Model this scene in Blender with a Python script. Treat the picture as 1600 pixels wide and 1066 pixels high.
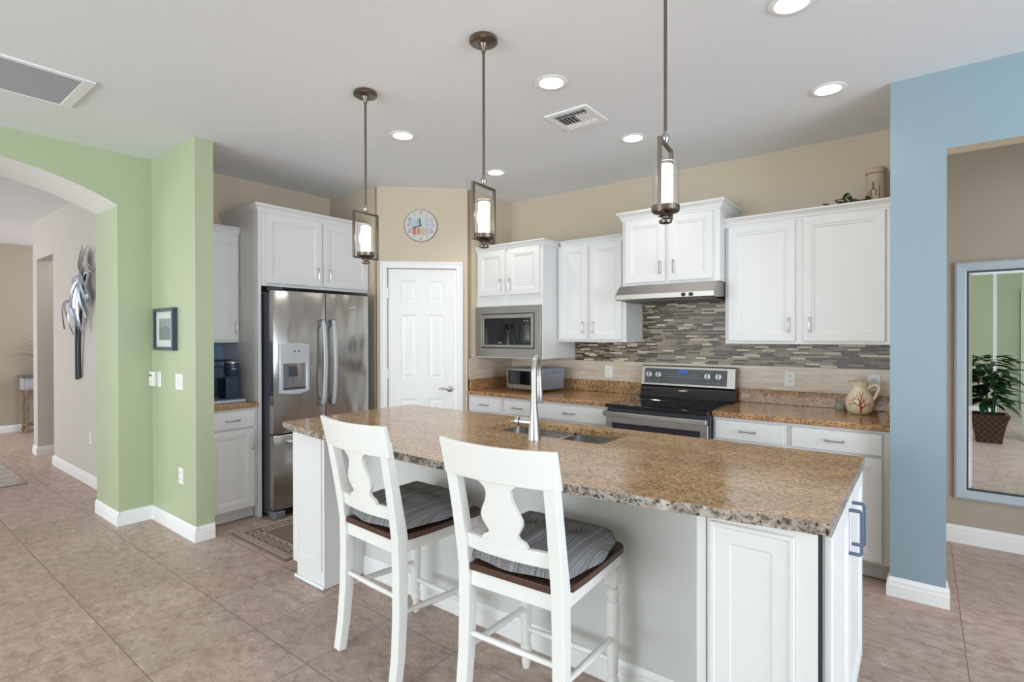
import bpy, bmesh, math, random
from mathutils import Vector, Matrix
from mathutils.geometry import tessellate_polygon
random.seed(7)
PI = math.pi
for o in list(bpy.data.objects): bpy.data.objects.remove(o)
S = bpy.context.scene
C = S.collection

# ------------------------------------------------------------------ camera
yaw, pitch, roll = math.radians(37.75), math.radians(-.25), math.radians(-.1)
w_ = Vector((-math.sin(yaw)*math.cos(pitch), math.cos(yaw)*math.cos(pitch), math.sin(pitch)))
r_ = Vector((math.cos(yaw), math.sin(yaw), 0)); u_ = r_.cross(w_)
r2 = r_*math.cos(roll)+u_*math.sin(roll); u2 = -r_*math.sin(roll)+u_*math.cos(roll)
cam = bpy.data.cameras.new('camera'); co = bpy.data.objects.new('camera', cam); C.objects.link(co)
cam.sensor_width = 36; cam.lens = 828/1600*36; cam.shift_y = -5/1600; cam.clip_start = .05
m = Matrix((( r2.x, u2.x, -w_.x, 0), (r2.y, u2.y, -w_.y, 0), (r2.z, u2.z, -w_.z, 1.43), (0, 0, 0, 1)))
co.matrix_world = m
S.camera = co

# ------------------------------------------------------------------ world, lights, exposure
S.view_settings.view_transform = 'Standard'; S.view_settings.look = 'None'
S.view_settings.gamma = 1; S.view_settings.use_curve_mapping = False
S.view_settings.exposure = 0.46
W = bpy.data.worlds.new('world'); S.world = W; W.use_nodes = True
W.node_tree.nodes['Background'].inputs[0].default_value = (.86, .94, 1, 1)
W.node_tree.nodes['Background'].inputs[1].default_value = 1.5
def area(name, loc, direction, sx, sy, power, col=(1, 1, 1), spread=PI):
    l = bpy.data.lights.new(name, 'AREA'); l.shape = 'RECTANGLE'; l.size = sx; l.size_y = sy; l.energy = power; l.color = col; l.spread = spread
    o = bpy.data.objects.new(name, l); C.objects.link(o); o.location = loc
    o.rotation_euler = Vector(direction).to_track_quat('-Z', 'Z').to_euler(); return o
def point(name, loc, power, col, r=.05):
    l = bpy.data.lights.new(name, 'POINT'); l.energy = power; l.color = col; l.shadow_soft_size = r
    o = bpy.data.objects.new(name, l); C.objects.link(o); o.location = loc; return o
area('daylight_rear_area', (-2.4, -5.4, 1.30), (0, 1, .38), 5.5, 2.5, 188, (.87, .945, 1))  # added area light standing in for daylight from behind; no glass built there
area('daylight_right_area', (3.4, .9, 1.4), (-1, .12, .25), 4.0, 2.1, 105, (.82, .91, 1))  # bluish daylight from the right, an added unseen area light without a window
area('hall_fill_area', (-9.3, -2.6, 1.6), (.1, 1, 0.1), 3.0, 2.0, 66, (.96, .97, 1))  # area light added to brighten the hall; no window there
area('entry_area_light', (3.3, 4.2, 1.4), (-1, .1, 0), .8, 1.8, 8, (.95, .97, 1))  # unseen area light on the entry side; no door is modelled
point('far_room_fill', (-9.5, 3.2, 2.2), 22, (1, .95, .9), .2)  # fill light added for the far room, not a fixture
point('side_room_fill', (-7.7, 2.25, 2.4), 9, (1, .95, .9), .1)  # added to lighten the column return and recess; no fixture there

# ------------------------------------------------------------------ materials
def nodemat(name):
    M = bpy.data.materials.new(name); M.use_nodes = True
    nt = M.node_tree; b = nt.nodes['Principled BSDF']; return M, nt, b
def N(nt, t, **k):
    n = nt.nodes.new(t)
    for a, v in k.items():
        if a.startswith('i_'): n.inputs[a[2:].replace('_', ' ')].default_value = v
        else: setattr(n, a, v)
    return n
def L(nt, a, b): nt.links.new(a, b)
def c4(c): return (c[0], c[1], c[2], 1)
def srgb(r, g, b):
    f = lambda v: ((v/255+.055)/1.055)**2.4 if v > 10 else v/255/12.92
    return (f(r), f(g), f(b))
def mat(name, col, rough=.5, metal=0, bump=0, bscale=200, var=0, vscale=3, emis=None, es=0, trans=0, coat=0, ior=1.45, stretch=None, wob=0):
    M, nt, b = nodemat(name)
    b.inputs['Base Color'].default_value = c4(col); b.inputs['Roughness'].default_value = rough
    b.inputs['Metallic'].default_value = metal; b.inputs['IOR'].default_value = ior
    b.inputs['Transmission Weight'].default_value = trans; b.inputs['Coat Weight'].default_value = coat
    if emis: b.inputs['Emission Color'].default_value = c4(emis); b.inputs['Emission Strength'].default_value = es
    tc = N(nt, 'ShaderNodeTexCoord'); src = tc.outputs['Object']
    if stretch:
        mp = N(nt, 'ShaderNodeMapping'); mp.inputs['Scale'].default_value = stretch; L(nt, src, mp.inputs[0]); src = mp.outputs[0]
    if var:
        n = N(nt, 'ShaderNodeTexNoise', i_Scale=vscale, i_Detail=4); L(nt, src, n.inputs['Vector'])
        r = N(nt, 'ShaderNodeMix', data_type='RGBA'); r.inputs[6].default_value = c4([c*(1-var) for c in col]); r.inputs[7].default_value = c4([min(1, c*(1+var)) for c in col])
        L(nt, n.outputs[0], r.inputs[0]); L(nt, r.outputs[2], b.inputs['Base Color'])
    if bump:
        n = N(nt, 'ShaderNodeTexNoise', i_Scale=bscale, i_Detail=2); L(nt, src, n.inputs['Vector'])
        bp = N(nt, 'ShaderNodeBump', i_Strength=bump, i_Distance=.002); L(nt, n.outputs[0], bp.inputs['Height']); L(nt, bp.outputs[0], b.inputs['Normal'])
        if wob:
            mw_ = N(nt, 'ShaderNodeMapping'); mw_.inputs['Scale'].default_value = (3.2, 3.2, .9); L(nt, tc.outputs['Object'], mw_.inputs[0])
            n3 = N(nt, 'ShaderNodeTexNoise', i_Scale=1.6, i_Detail=1); L(nt, mw_.outputs[0], n3.inputs['Vector'])
            b3 = N(nt, 'ShaderNodeBump', i_Strength=1, i_Distance=wob); L(nt, n3.outputs[0], b3.inputs['Height']); L(nt, b3.outputs[0], bp.inputs['Normal'])
    return M
def ramp(nt, pts, interp='LINEAR'):
    r = N(nt, 'ShaderNodeValToRGB'); r.color_ramp.interpolation = interp
    e = r.color_ramp.elements
    while len(e) > 1: e.remove(e[-1])
    e[0].position = pts[0][0]; e[0].color = c4(pts[0][1])
    for p, c in pts[1:]: q = e.new(p); q.color = c4(c)
    return r
def M2(nt, op, a, b=None, c=None):
    n = N(nt, 'ShaderNodeMath', operation=op)
    for i, v in enumerate((a, b, c)):
        if v is None: continue
        if isinstance(v, (int, float)): n.inputs[i].default_value = v
        else: L(nt, v, n.inputs[i])
    return n.outputs[0]

m_white = mat('white_cabinet_paint', srgb(229, 229, 229), .38, bump=.05, bscale=60)
m_trim = mat('white_trim_paint', srgb(243, 243, 243), .35)
m_ceil = mat('ceiling_paint', srgb(236, 239, 243), .9, bump=.25, bscale=120)
m_green = mat('green_wall_paint', srgb(180, 191, 158), .34, bump=.15, bscale=150)
m_blue = mat('blue_wall_paint', srgb(142, 163, 174), .5, bump=.15, bscale=150)
m_beige = mat('beige_wall_paint', srgb(205, 191, 170), .6, bump=.15, bscale=150)
m_greige = mat('greige_wall_paint', srgb(177, 166, 151), .6, bump=.15, bscale=150)
m_hallw = mat('hall_wall_paint', srgb(203, 199, 192), .6, bump=.15, bscale=150)
m_knee = mat('grey_knee_wall_paint', srgb(218, 219, 217), .6, bump=.1, bscale=150)
m_steel = mat('brushed_stainless', (.50, .485, .47), .22, 1, bump=.12, bscale=40, stretch=(14, 14, 1), var=.05, vscale=3, wob=.03)
m_steelh = mat('stainless_horizontal', (.42, .40, .38), .38, 1, bump=.08, bscale=60, stretch=(.1, 1, 20))
m_chrome = mat('satin_nickel', (.66, .65, .64), .22, 1)
m_brushed = mat('brushed_faucet_steel', (.56, .56, .57), .34, 1)
m_sink = mat('sink_steel', (.62, .61, .60), .24, 1)
m_pewter = mat('pewter_pull', (.42, .41, .42), .3, 1)
m_daylitpull = mat('daylight_tinted_pull', srgb(112, 128, 155), .35, .5)  # bluish daylight on the metal is put into this colour
m_bronze = mat('brushed_bronze', (.20, .165, .14), .35, 1, bump=.05)
m_darkbody = mat('dark_grey_body', srgb(62, 66, 74), .45)
m_black = mat('black_plastic', (.012, .012, .014), .35)
m_blackglass = mat('black_glass', (.006, .006, .008), .06, coat=.5)
m_ovenglass = mat('oven_window', (.03, .028, .035), .12)
m_greypanel = mat('dark_grey_panel', srgb(82, 84, 86), .35)
m_silverpl = mat('silver_plastic', srgb(196, 202, 208), .3, .35)
m_greypl = mat('grey_plastic', srgb(120, 125, 132), .35, .2)
m_seatwood = mat('dark_seat_wood', srgb(80, 54, 42), .35, var=.3, vscale=6, stretch=(12, 1, 1))
m_chairw = mat('chair_white_paint', srgb(240, 240, 237), .35)
m_plate = mat('white_switch_plastic', srgb(240, 240, 236), .4)
m_hole = mat('dark_slot', (.02, .02, .02), .6)
m_glass = mat('clear_glass', (1, 1, 1), .02, trans=1, ior=1.45)
m_frost = mat('lit_opal_glass', (1, .95, .88), .4, emis=(1, .86, .68), es=5.0)
m_lamp = mat('downlight_lens', (1, 1, 1), .4, emis=(1, .95, .88), es=14.0)
m_gap = mat('shadow_gap', (.03, .03, .03), .8)

def granite(name, base, scale=1.0, fleck=(66, 54, 48), rough=.15):
    M, nt, b = nodemat(name); tc = N(nt, 'ShaderNodeTexCoord')
    mp = N(nt, 'ShaderNodeMapping'); mp.inputs['Scale'].default_value = (scale*.8, scale*1.5, scale); mp.inputs['Rotation'].default_value = (0, 0, .5); L(nt, tc.outputs['Object'], mp.inputs[0]); v = mp.outputs[0]
    n1 = N(nt, 'ShaderNodeTexNoise', i_Scale=60, i_Detail=8, i_Roughness=.78, i_Distortion=.4); L(nt, v, n1.inputs['Vector'])
    r1 = ramp(nt, base); L(nt, n1.outputs[0], r1.inputs[0])
    n2 = N(nt, 'ShaderNodeTexNoise', i_Scale=6, i_Detail=3, i_Distortion=.8); L(nt, v, n2.inputs['Vector'])
    r2n = ramp(nt, [(.3, (.78, .74, .70)), (.7, (1.18, 1.12, 1.05))]); L(nt, n2.outputs[0], r2n.inputs[0])
    mx = N(nt, 'ShaderNodeMix', data_type='RGBA', blend_type='MULTIPLY'); mx.inputs[0].default_value = 1; L(nt, r1.outputs[0], mx.inputs[6]); L(nt, r2n.outputs[0], mx.inputs[7])
    vo = N(nt, 'ShaderNodeTexNoise', i_Scale=130, i_Detail=3, i_Roughness=.6); L(nt, v, vo.inputs['Vector'])
    r3 = ramp(nt, [(.57, (0, 0, 0)), (.62, (1, 1, 1))]); L(nt, vo.outputs[0], r3.inputs[0])
    m3 = N(nt, 'ShaderNodeMix', data_type='RGBA'); L(nt, r3.outputs[0], m3.inputs[0]); L(nt, mx.outputs[2], m3.inputs[6]); m3.inputs[7].default_value = c4(srgb(*fleck))
    L(nt, m3.outputs[2], b.inputs['Base Color']); b.inputs['Roughness'].default_value = rough; b.inputs['Coat Weight'].default_value = .08; b.inputs['Coat Roughness'].default_value = .05
    return M
m_gran = granite('island_granite', [(.30, srgb(78, 58, 44)), (.40, srgb(134, 104, 76)), (.47, srgb(178, 144, 106)), (.55, srgb(200, 170, 132)), (.64, srgb(212, 188, 156)), (.74, srgb(218, 206, 188))], fleck=(76, 56, 42))
m_gran_edge = granite('chiselled_granite_edge', [(.32, srgb(38, 36, 36)), (.42, srgb(98, 92, 86)), (.48, srgb(150, 140, 128)), (.56, srgb(176, 172, 168)), (.66, srgb(206, 206, 206))], scale=.55, fleck=(40, 38, 38), rough=.3)
m_gran2 = granite('perimeter_granite', [(.30, srgb(70, 54, 44)), (.41, srgb(128, 98, 72)), (.48, srgb(172, 130, 90)), (.56, srgb(196, 158, 116)), (.64, srgb(202, 178, 150)), (.74, srgb(212, 202, 190))])

def floor_mat():
    M, nt, b = nodemat('travertine_look_tile'); g = N(nt, 'ShaderNodeNewGeometry'); sp = N(nt, 'ShaderNodeSeparateXYZ'); L(nt, g.outputs['Position'], sp.inputs[0])
    T = .4555
    fx = M2(nt, 'DIVIDE', M2(nt, 'SUBTRACT', sp.outputs[0], .156), T); fy = M2(nt, 'DIVIDE', M2(nt, 'SUBTRACT', sp.outputs[1], 1.272), T)
    def line(f):
        fr = M2(nt, 'FRACT', f); d = M2(nt, 'MINIMUM', fr, M2(nt, 'SUBTRACT', 1.0, fr)); return M2(nt, 'LESS_THAN', d, .005)
    grout = M2(nt, 'MAXIMUM', line(fx), line(fy))
    cx = M2(nt, 'FLOOR', fx); cy = M2(nt, 'FLOOR', fy)
    cb = N(nt, 'ShaderNodeCombineXYZ'); L(nt, cx, cb.inputs[0]); L(nt, cy, cb.inputs[1])
    wn = N(nt, 'ShaderNodeTexWhiteNoise', noise_dimensions='3D'); L(nt, cb.outputs[0], wn.inputs[0])
    off = N(nt, 'ShaderNodeVectorMath', operation='MULTIPLY_ADD'); L(nt, wn.outputs['Color'], off.inputs[0]); off.inputs[1].default_value = (7, 7, 7); L(nt, g.outputs['Position'], off.inputs[2])
    sm = N(nt, 'ShaderNodeMapping'); sm.inputs['Scale'].default_value = (1, 1.5, 1); L(nt, off.outputs[0], sm.inputs[0])
    n1 = N(nt, 'ShaderNodeTexNoise', i_Scale=13, i_Detail=12, i_Roughness=.78, i_Distortion=.5); L(nt, sm.outputs[0], n1.inputs['Vector'])
    r1 = ramp(nt, [(.30, srgb(136, 114, 102)), (.43, srgb(172, 149, 137)), (.52, srgb(190, 168, 156)), (.60, srgb(198, 178, 168)), (.68, srgb(232, 218, 208))]); L(nt, n1.outputs[0], r1.inputs[0])
    hsv = N(nt, 'ShaderNodeHueSaturation'); L(nt, r1.outputs[0], hsv.inputs['Color']); L(nt, M2(nt, 'MULTIPLY_ADD', wn.outputs['Value'], .14, .93), hsv.inputs['Value'])
    n2 = N(nt, 'ShaderNodeTexNoise', i_Scale=2.2, i_Detail=2); L(nt, off.outputs[0], n2.inputs['Vector'])
    pk = ramp(nt, [(.55, (0, 0, 0)), (.75, (.35, .35, .35))]); L(nt, n2.outputs[0], pk.inputs[0])
    mp_ = N(nt, 'ShaderNodeMix', data_type='RGBA'); L(nt, pk.outputs[0], mp_.inputs[0]); L(nt, hsv.outputs[0], mp_.inputs[6]); mp_.inputs[7].default_value = c4(srgb(184, 146, 124))
    mx = N(nt, 'ShaderNodeMix', data_type='RGBA'); L(nt, grout, mx.inputs[0]); L(nt, mp_.outputs[2], mx.inputs[6]); mx.inputs[7].default_value = c4(srgb(140, 118, 104))
    L(nt, mx.outputs[2], b.inputs['Base Color']); b.inputs['Roughness'].default_value = .38
    h = M2(nt, 'SUBTRACT', M2(nt, 'MULTIPLY', n1.outputs[0], .8), M2(nt, 'MULTIPLY', grout, .6))
    bp = N(nt, 'ShaderNodeBump', i_Strength=.9, i_Distance=.006); L(nt, h, bp.inputs['Height']); L(nt, bp.outputs[0], b.inputs['Normal'])
    return M
m_floor = floor_mat()

def mosaic_mat():
    M, nt, b = nodemat('linear_mosaic_tile'); g = N(nt, 'ShaderNodeNewGeometry'); sp = N(nt, 'ShaderNodeSeparateXYZ'); L(nt, g.outputs['Position'], sp.inputs[0])
    x = sp.outputs[0]
    fz = M2(nt, 'DIVIDE', sp.outputs[2], .0136); row = M2(nt, 'FLOOR', fz)
    wr = N(nt, 'ShaderNodeTexWhiteNoise', noise_dimensions='1D'); L(nt, row, wr.inputs['W'])
    ln = M2(nt, 'MULTIPLY_ADD', wr.outputs['Value'], .05, .075)
    fx = M2(nt, 'DIVIDE', M2(nt, 'MULTIPLY_ADD', wr.outputs['Value'], 3.7, x), ln); col = M2(nt, 'FLOOR', fx)
    cb = N(nt, 'ShaderNodeCombineXYZ'); L(nt, row, cb.inputs[0]); L(nt, col, cb.inputs[1])
    wn = N(nt, 'ShaderNodeTexWhiteNoise', noise_dimensions='2D'); L(nt, cb.outputs[0], wn.inputs[0])
    r = ramp(nt, [(0, srgb(52, 36, 28)), (.2, srgb(142, 126, 106)), (.36, srgb(112, 94, 78)), (.5, srgb(162, 146, 122)), (.62, srgb(64, 46, 36)), (.76, srgb(136, 124, 108)), (.88, srgb(222, 206, 184))], 'CONSTANT'); L(nt, wn.outputs['Value'], r.inputs[0])
    frz = M2(nt, 'FRACT', fz); dz = M2(nt, 'MINIMUM', frz, M2(nt, 'SUBTRACT', 1.0, frz)); gz = M2(nt, 'LESS_THAN', dz, .06)
    frx = M2(nt, 'FRACT', fx); gx = M2(nt, 'LESS_THAN', frx, .02); gr = M2(nt, 'MAXIMUM', gz, gx)
    mx = N(nt, 'ShaderNodeMix', data_type='RGBA'); L(nt, gr, mx.inputs[0]); L(nt, r.outputs[0], mx.inputs[6]); mx.inputs[7].default_value = c4(srgb(168, 158, 142))
    L(nt, mx.outputs[2], b.inputs['Base Color']); L(nt, M2(nt, 'MULTIPLY_ADD', gr, .4, .32), b.inputs['Roughness'])
    bp = N(nt, 'ShaderNodeBump', i_Strength=.5, i_Distance=.002, invert=True); L(nt, gr, bp.inputs['Height']); L(nt, bp.outputs[0], b.inputs['Normal'])
    return M
m_mosaic = mosaic_mat()
def splash_mat():
    M, nt, b = nodemat('beige_wall_tile'); g = N(nt, 'ShaderNodeNewGeometry'); sp = N(nt, 'ShaderNodeSeparateXYZ'); L(nt, g.outputs['Position'], sp.inputs[0])
    s = M2(nt, 'ADD', sp.outputs[0], sp.outputs[1]); rz = M2(nt, 'FLOOR', M2(nt, 'DIVIDE', sp.outputs[2], .101))
    fx = M2(nt, 'DIVIDE', M2(nt, 'MULTIPLY_ADD', rz, .12, s), .305); fr = M2(nt, 'FRACT', fx); fz = M2(nt, 'FRACT', M2(nt, 'DIVIDE', sp.outputs[2], .101))
    gr = M2(nt, 'MAXIMUM', M2(nt, 'LESS_THAN', fr, .006), M2(nt, 'LESS_THAN', fz, .02))
    mp = N(nt, 'ShaderNodeMapping'); mp.inputs['Scale'].default_value = (1, 1, 9); L(nt, g.outputs['Position'], mp.inputs[0])
    n = N(nt, 'ShaderNodeTexNoise', i_Scale=7, i_Detail=6); L(nt, mp.outputs[0], n.inputs['Vector'])
    r = ramp(nt, [(.3, srgb(196, 176, 154)), (.7, srgb(224, 211, 194))]); L(nt, n.outputs[0], r.inputs[0])
    mx = N(nt, 'ShaderNodeMix', data_type='RGBA'); L(nt, gr, mx.inputs[0]); L(nt, r.outputs[0], mx.inputs[6]); mx.inputs[7].default_value = c4(srgb(208, 198, 184))
    L(nt, mx.outputs[2], b.inputs['Base Color']); b.inputs['Roughness'].default_value = .25
    return M
m_splash = splash_mat()
def stripe_mat():
    M, nt, b = nodemat('striped_cushion_cloth'); tc = N(nt, 'ShaderNodeTexCoord'); sp = N(nt, 'ShaderNodeSeparateXYZ'); L(nt, tc.outputs['Object'], sp.inputs[0])
    n = N(nt, 'ShaderNodeTexNoise', i_Scale=220, i_Detail=2); L(nt, tc.outputs['Object'], n.inputs['Vector'])
    f = M2(nt, 'DIVIDE', M2(nt, 'MULTIPLY_ADD', n.outputs[0], .0015, sp.outputs[0]), .0068); fl = M2(nt, 'FLOOR', f)
    wn = N(nt, 'ShaderNodeTexWhiteNoise', noise_dimensions='1D'); L(nt, fl, wn.inputs['W'])
    r = ramp(nt, [(0, srgb(118, 115, 113)), (.3, srgb(130, 133, 140)), (.55, srgb(124, 122, 120)), (.75, srgb(138, 144, 153)), (.9, srgb(106, 102, 100))], 'CONSTANT'); L(nt, wn.outputs['Value'], r.inputs[0])
    ed = M2(nt, 'LESS_THAN', M2(nt, 'FRACT', f), .16); dots = M2(nt, 'GREATER_THAN', M2(nt, 'FRACT', M2(nt, 'DIVIDE', sp.outputs[1], .006)), .45)
    k = M2(nt, 'MULTIPLY', ed, dots)
    mx = N(nt, 'ShaderNodeMix', data_type='RGBA'); L(nt, k, mx.inputs[0]); L(nt, r.outputs[0], mx.inputs[6]); mx.inputs[7].default_value = c4(srgb(170, 172, 172))
    L(nt, mx.outputs[2], b.inputs['Base Color']); b.inputs['Roughness'].default_value = .9
    bp = N(nt, 'ShaderNodeBump', i_Strength=.3, i_Distance=.002); L(nt, n.outputs[0], bp.inputs['Height']); L(nt, bp.outputs[0], b.inputs['Normal'])
    return M
m_cush = stripe_mat()
m_rug = mat('brown_rug_weave', srgb(126, 108, 96), .95, bump=.6, bscale=500, var=.12, vscale=200)
m_rugc = mat('cream_rug_yarn', srgb(184, 170, 154), .95, bump=.4, bscale=500)
m_silverleaf = mat('brushed_silver_leaf', (.40, .45, .52), .38, 1)
m_darkleaf = mat('dark_pewter_leaf', (.22, .20, .19), .4, 1)
m_navy = mat('navy_black_plastic', srgb(38, 54, 78), .3)
m_bluereflect = mat('painted_blue_reflection', srgb(124, 156, 192), .3, var=.08, vscale=5)  # blue of a window reflection put into the colour
m_leaf = mat('dark_green_leaf', srgb(30, 62, 34), .35, var=.35, vscale=5)
m_ivy = mat('olive_ivy_leaf', srgb(78, 92, 48), .5, var=.4, vscale=30)
m_grass = mat('dry_grass_blade', srgb(138, 128, 112), .7)
m_basket = mat('dark_rattan', srgb(62, 42, 32), .6, bump=.5, bscale=90, var=.3, vscale=40)
m_basketc = mat('light_rattan_strip', srgb(130, 96, 66), .6)
m_frameb = mat('silver_blue_frame', srgb(180, 192, 202), .45, .1, var=.06, vscale=12)
m_mirror = mat('mirror_silvering', (.86, .88, .87), .005, 1)
m_console = mat('distressed_paint', srgb(176, 176, 182), .6, var=.2, vscale=14)
m_consolew = mat('weathered_wood', srgb(132, 112, 94), .6, var=.3, vscale=14)
m_consolet = mat('grey_wood_top', srgb(110, 104, 102), .5, var=.2, vscale=8)
m_hallrug = mat('grey_floral_rug', srgb(176, 168, 160), .95, var=.55, vscale=9)
m_jug = mat('cream_glazed_ceramic', srgb(232, 218, 192), .2, coat=.4)
m_red = mat('red_coral_paint', srgb(158, 42, 26), .3)
m_pink = mat('pink_coral_paint', srgb(206, 160, 134), .3)
m_blackframe = mat('dark_blue_frame', srgb(58, 72, 88), .4)
m_mat = mat('photo_mat_board', srgb(206, 214, 206), .8)
m_photo = mat('faded_grey_photo', srgb(136, 150, 148), .5, var=.25, vscale=14)
m_photo2 = mat('photo_dark_band', srgb(112, 126, 126), .5, var=.2, vscale=30)
m_dgreen = mat('pale_green_glass', srgb(192, 198, 172), .08, trans=.2)
m_display = mat('blue_display', srgb(40, 66, 120), .3, emis=srgb(40, 80, 160), es=.5)
m_print = mat('pale_print', srgb(170, 172, 172), .5)

# ------------------------------------------------------------------ mesh helpers
def new(): return bmesh.new()
def box(bm, x0, x1, y0, y1, z0, z1):
    v = [bm.verts.new((x, y, z)) for z in (z0, z1) for y in (y0, y1) for x in (x0, x1)]
    for f in ((0, 2, 3, 1), (4, 5, 7, 6), (0, 1, 5, 4), (2, 6, 7, 3), (0, 4, 6, 2), (1, 3, 7, 5)): bm.faces.new([v[i] for i in f])
    return v
def loft(bm, rings, closed=True, cap0=True, cap1=True):
    R = [[bm.verts.new(p) for p in r] for r in rings]
    n = len(R[0])
    for a, b in zip(R, R[1:]):
        for i in range(n if closed else n-1):
            j = (i+1) % n
            try: bm.faces.new((a[i], a[j], b[j], b[i]))
            except ValueError: pass
    if cap0 and closed: bm.faces.new(R[0][::-1])
    if cap1 and closed: bm.faces.new(R[-1])
    return R
def lathe(bm, prof, seg=24, c=(0, 0), cap=True, z0=0):
    loft(bm, [[(c[0]+r*math.cos(2*PI*i/seg), c[1]+r*math.sin(2*PI*i/seg), z0+z) for i in range(seg)] for r, z in prof], cap0=cap, cap1=cap)
def tube(bm, pts, rad, seg=8, flat=None, up=Vector((0, 0, 1)), closed=False):
    P = [Vector(p) for p in pts]; rings = []; n = len(P); prev = None
    for i, p in enumerate(P):
        t = (P[min(i+1, n-1)]-P[max(i-1, 0)]).normalized()
        a = prev if prev is not None else (up if abs(t.dot(up)) < .95 else Vector((1, 0, 0)))
        x = (a-t*a.dot(t)).normalized(); y = t.cross(x); prev = x
        r = rad[i] if isinstance(rad, (list, tuple)) else rad
        rings.append([p+x*(r*math.cos(2*PI*k/seg))+y*(r*(flat or 1)*math.sin(2*PI*k/seg)) for k in range(seg)])
    loft(bm, rings)
def bar(bm, pts, wx, wd, side=Vector((1, 0, 0))):
    """square-section bar: width wx along `side`, depth wd across"""
    P = [Vector(p) for p in pts]; n = len(P); rings = []
    for i, p in enumerate(P):
        t = (P[min(i+1, n-1)]-P[max(i-1, 0)]).normalized(); d = t.cross(side).normalized()
        a = wx[i] if isinstance(wx, (list, tuple)) else wx; b = wd[i] if isinstance(wd, (list, tuple)) else wd
        rings.append([p+side*a/2+d*b/2, p-side*a/2+d*b/2, p-side*a/2-d*b/2, p+side*a/2-d*b/2])
    loft(bm, rings)
def poly(bm, loops, f, d):
    """extrude a 2D polygon (outer + holes): f(u,v,k) -> 3D, k = 0 or d"""
    flat = [p for l in loops for p in l]
    tris = tessellate_polygon([[Vector((p[0], p[1], 0)) for p in l] for l in loops])
    A = [bm.verts.new(f(p[0], p[1], 0)) for p in flat]; B = [bm.verts.new(f(p[0], p[1], d)) for p in flat]
    for t in tris:
        bm.faces.new([A[i] for i in t]); bm.faces.new([B[i] for i in reversed(t)])
    k = 0
    for l in loops:
        n = len(l)
        for i in range(n): j = (i+1) % n; bm.faces.new((A[k+i], A[k+j], B[k+j], B[k+i]))
        k += n
def panel(bm, x0, x1, z0, z1, rings, y=0):
    """rectangular rings in the XZ plane, facing -Y: (inset, protrusion)"""
    R = []
    for ins, pr in rings:
        R.append([(x0+ins, y-pr, z0+ins), (x1-ins, y-pr, z0+ins), (x1-ins, y-pr, z1-ins), (x0+ins, y-pr, z1-ins)])
    loft(bm, R)
def mk(name, bm, mt, parent=None, bev=0, smooth=True, seg=2, ang=40, sub=0, mats=None):
    bmesh.ops.recalc_face_normals(bm, faces=bm.faces)
    if smooth:
        for f in bm.faces: f.smooth = True
        for e in bm.edges:
            if len(e.link_faces) == 2 and e.link_faces[0].normal.angle(e.link_faces[1].normal, 0) > math.radians(ang): e.smooth = False
    me = bpy.data.meshes.new(name); bm.to_mesh(me); bm.free(); me.materials.append(mt)
    if mats:
        for q in mats: me.materials.append(q)
    o = bpy.data.objects.new(name, me); C.objects.link(o)
    if parent: o.parent = parent
    if bev:
        b = o.modifiers.new('bevel', 'BEVEL'); b.width = bev; b.segments = seg; b.limit_method = 'ANGLE'; b.angle_limit = math.radians(50)
    if sub:
        b = o.modifiers.new('sub', 'SUBSURF'); b.levels = sub; b.render_levels = sub
    return o
def tag(o, label, cat, group=None):
    o['label'] = label; o['category'] = cat
    if group: o['group'] = group
    return o
def thing(name, label, cat, loc=(0, 0, 0), rz=0, group=None):
    o = bpy.data.objects.new(name, None); C.objects.link(o); o.location = loc; o.rotation_euler = (0, 0, rz)
    o.empty_display_size = .1
    return tag(o, label, cat, group)
def dup(root, loc=None, rz=None, label=None, parent=None):
    r = root.copy(); C.objects.link(r)
    if parent: r.parent = parent
    if loc is not None: r.location = loc
    if rz is not None: r.rotation_euler = (0, 0, rz)
    if label: r['label'] = label
    for ch in list(root.children): dup(ch, parent=r)
    return r
def st(o): o['kind'] = 'structure'; return o
def face_mats(o, fn):
    for p in o.data.polygons: p.material_index = fn(p)
def wall(name, x0, x1, y0, y1, z0, z1, mt, others=(), fn=None):
    bm = new(); box(bm, x0, x1, y0, y1, z0, z1); o = mk(name, bm, mt, smooth=False, mats=others)
    if fn: face_mats(o, fn)
    return st(o)

H = 2.81
# ------------------------------------------------------------------ setting
bm = new(); box(bm, -13, 6, -7, 7, -.06, 0); st(mk('floor', bm, m_floor, smooth=False))
lights_xy = [(-1.60, 2.42, 0), (-2.83, 2.43, 1), (-2.85, 3.46, 2), (-1.60, 3.45, 3), (-.42, 3.44, 4), (-.43, 2.455, 5)]
bm = new(); loops = [[(-13, -7), (6, -7), (6, 7), (-13, 7)]]
for x, y, i in lights_xy: loops.append([(x+.068*math.cos(2*PI*k/32), y+.068*math.sin(2*PI*k/32)) for k in range(32)])
poly(bm, loops, lambda u, v, k: (u, v, H+k), .13); st(mk('ceiling', bm, m_ceil, smooth=False))

wall('wall_back', -3.385, -.14, 4.37, 4.49, 0, H, m_beige)
wall('wall_pantry', -3.50, -3.385, 3.75, 4.49, 0, H, m_beige)
wall('wall_fridge', -4.73, -4.02, 3.11, 3.23, 0, H, m_beige)
wall('wall_left', -4.85, -4.73, 1.68, 3.23, 0, H, m_beige)
wall('wall_stub', -4.78, -3.98, 1.56, 1.68, 0, H, m_green, (m_beige,), lambda p: 1 if p.normal.y > .5 else 0)
wall('wall_hall', -7.65, -5.31, 1.54, 1.68, 0, H, m_hallw)
wall('wall_hall_header', -8.40, -7.65, 1.54, 1.68, 2.35, H, m_hallw)
wall('wall_hall_column', -8.60, -8.40, 1.54, 1.70, 0, H, m_hallw)
wall('wall_hall_recess', -8.60, -6.5, 2.70, 2.80, 0, H, m_greige)
wall('wall_far', -10.87, -10.75, -5, 6, 0, H, m_greige)
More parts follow.
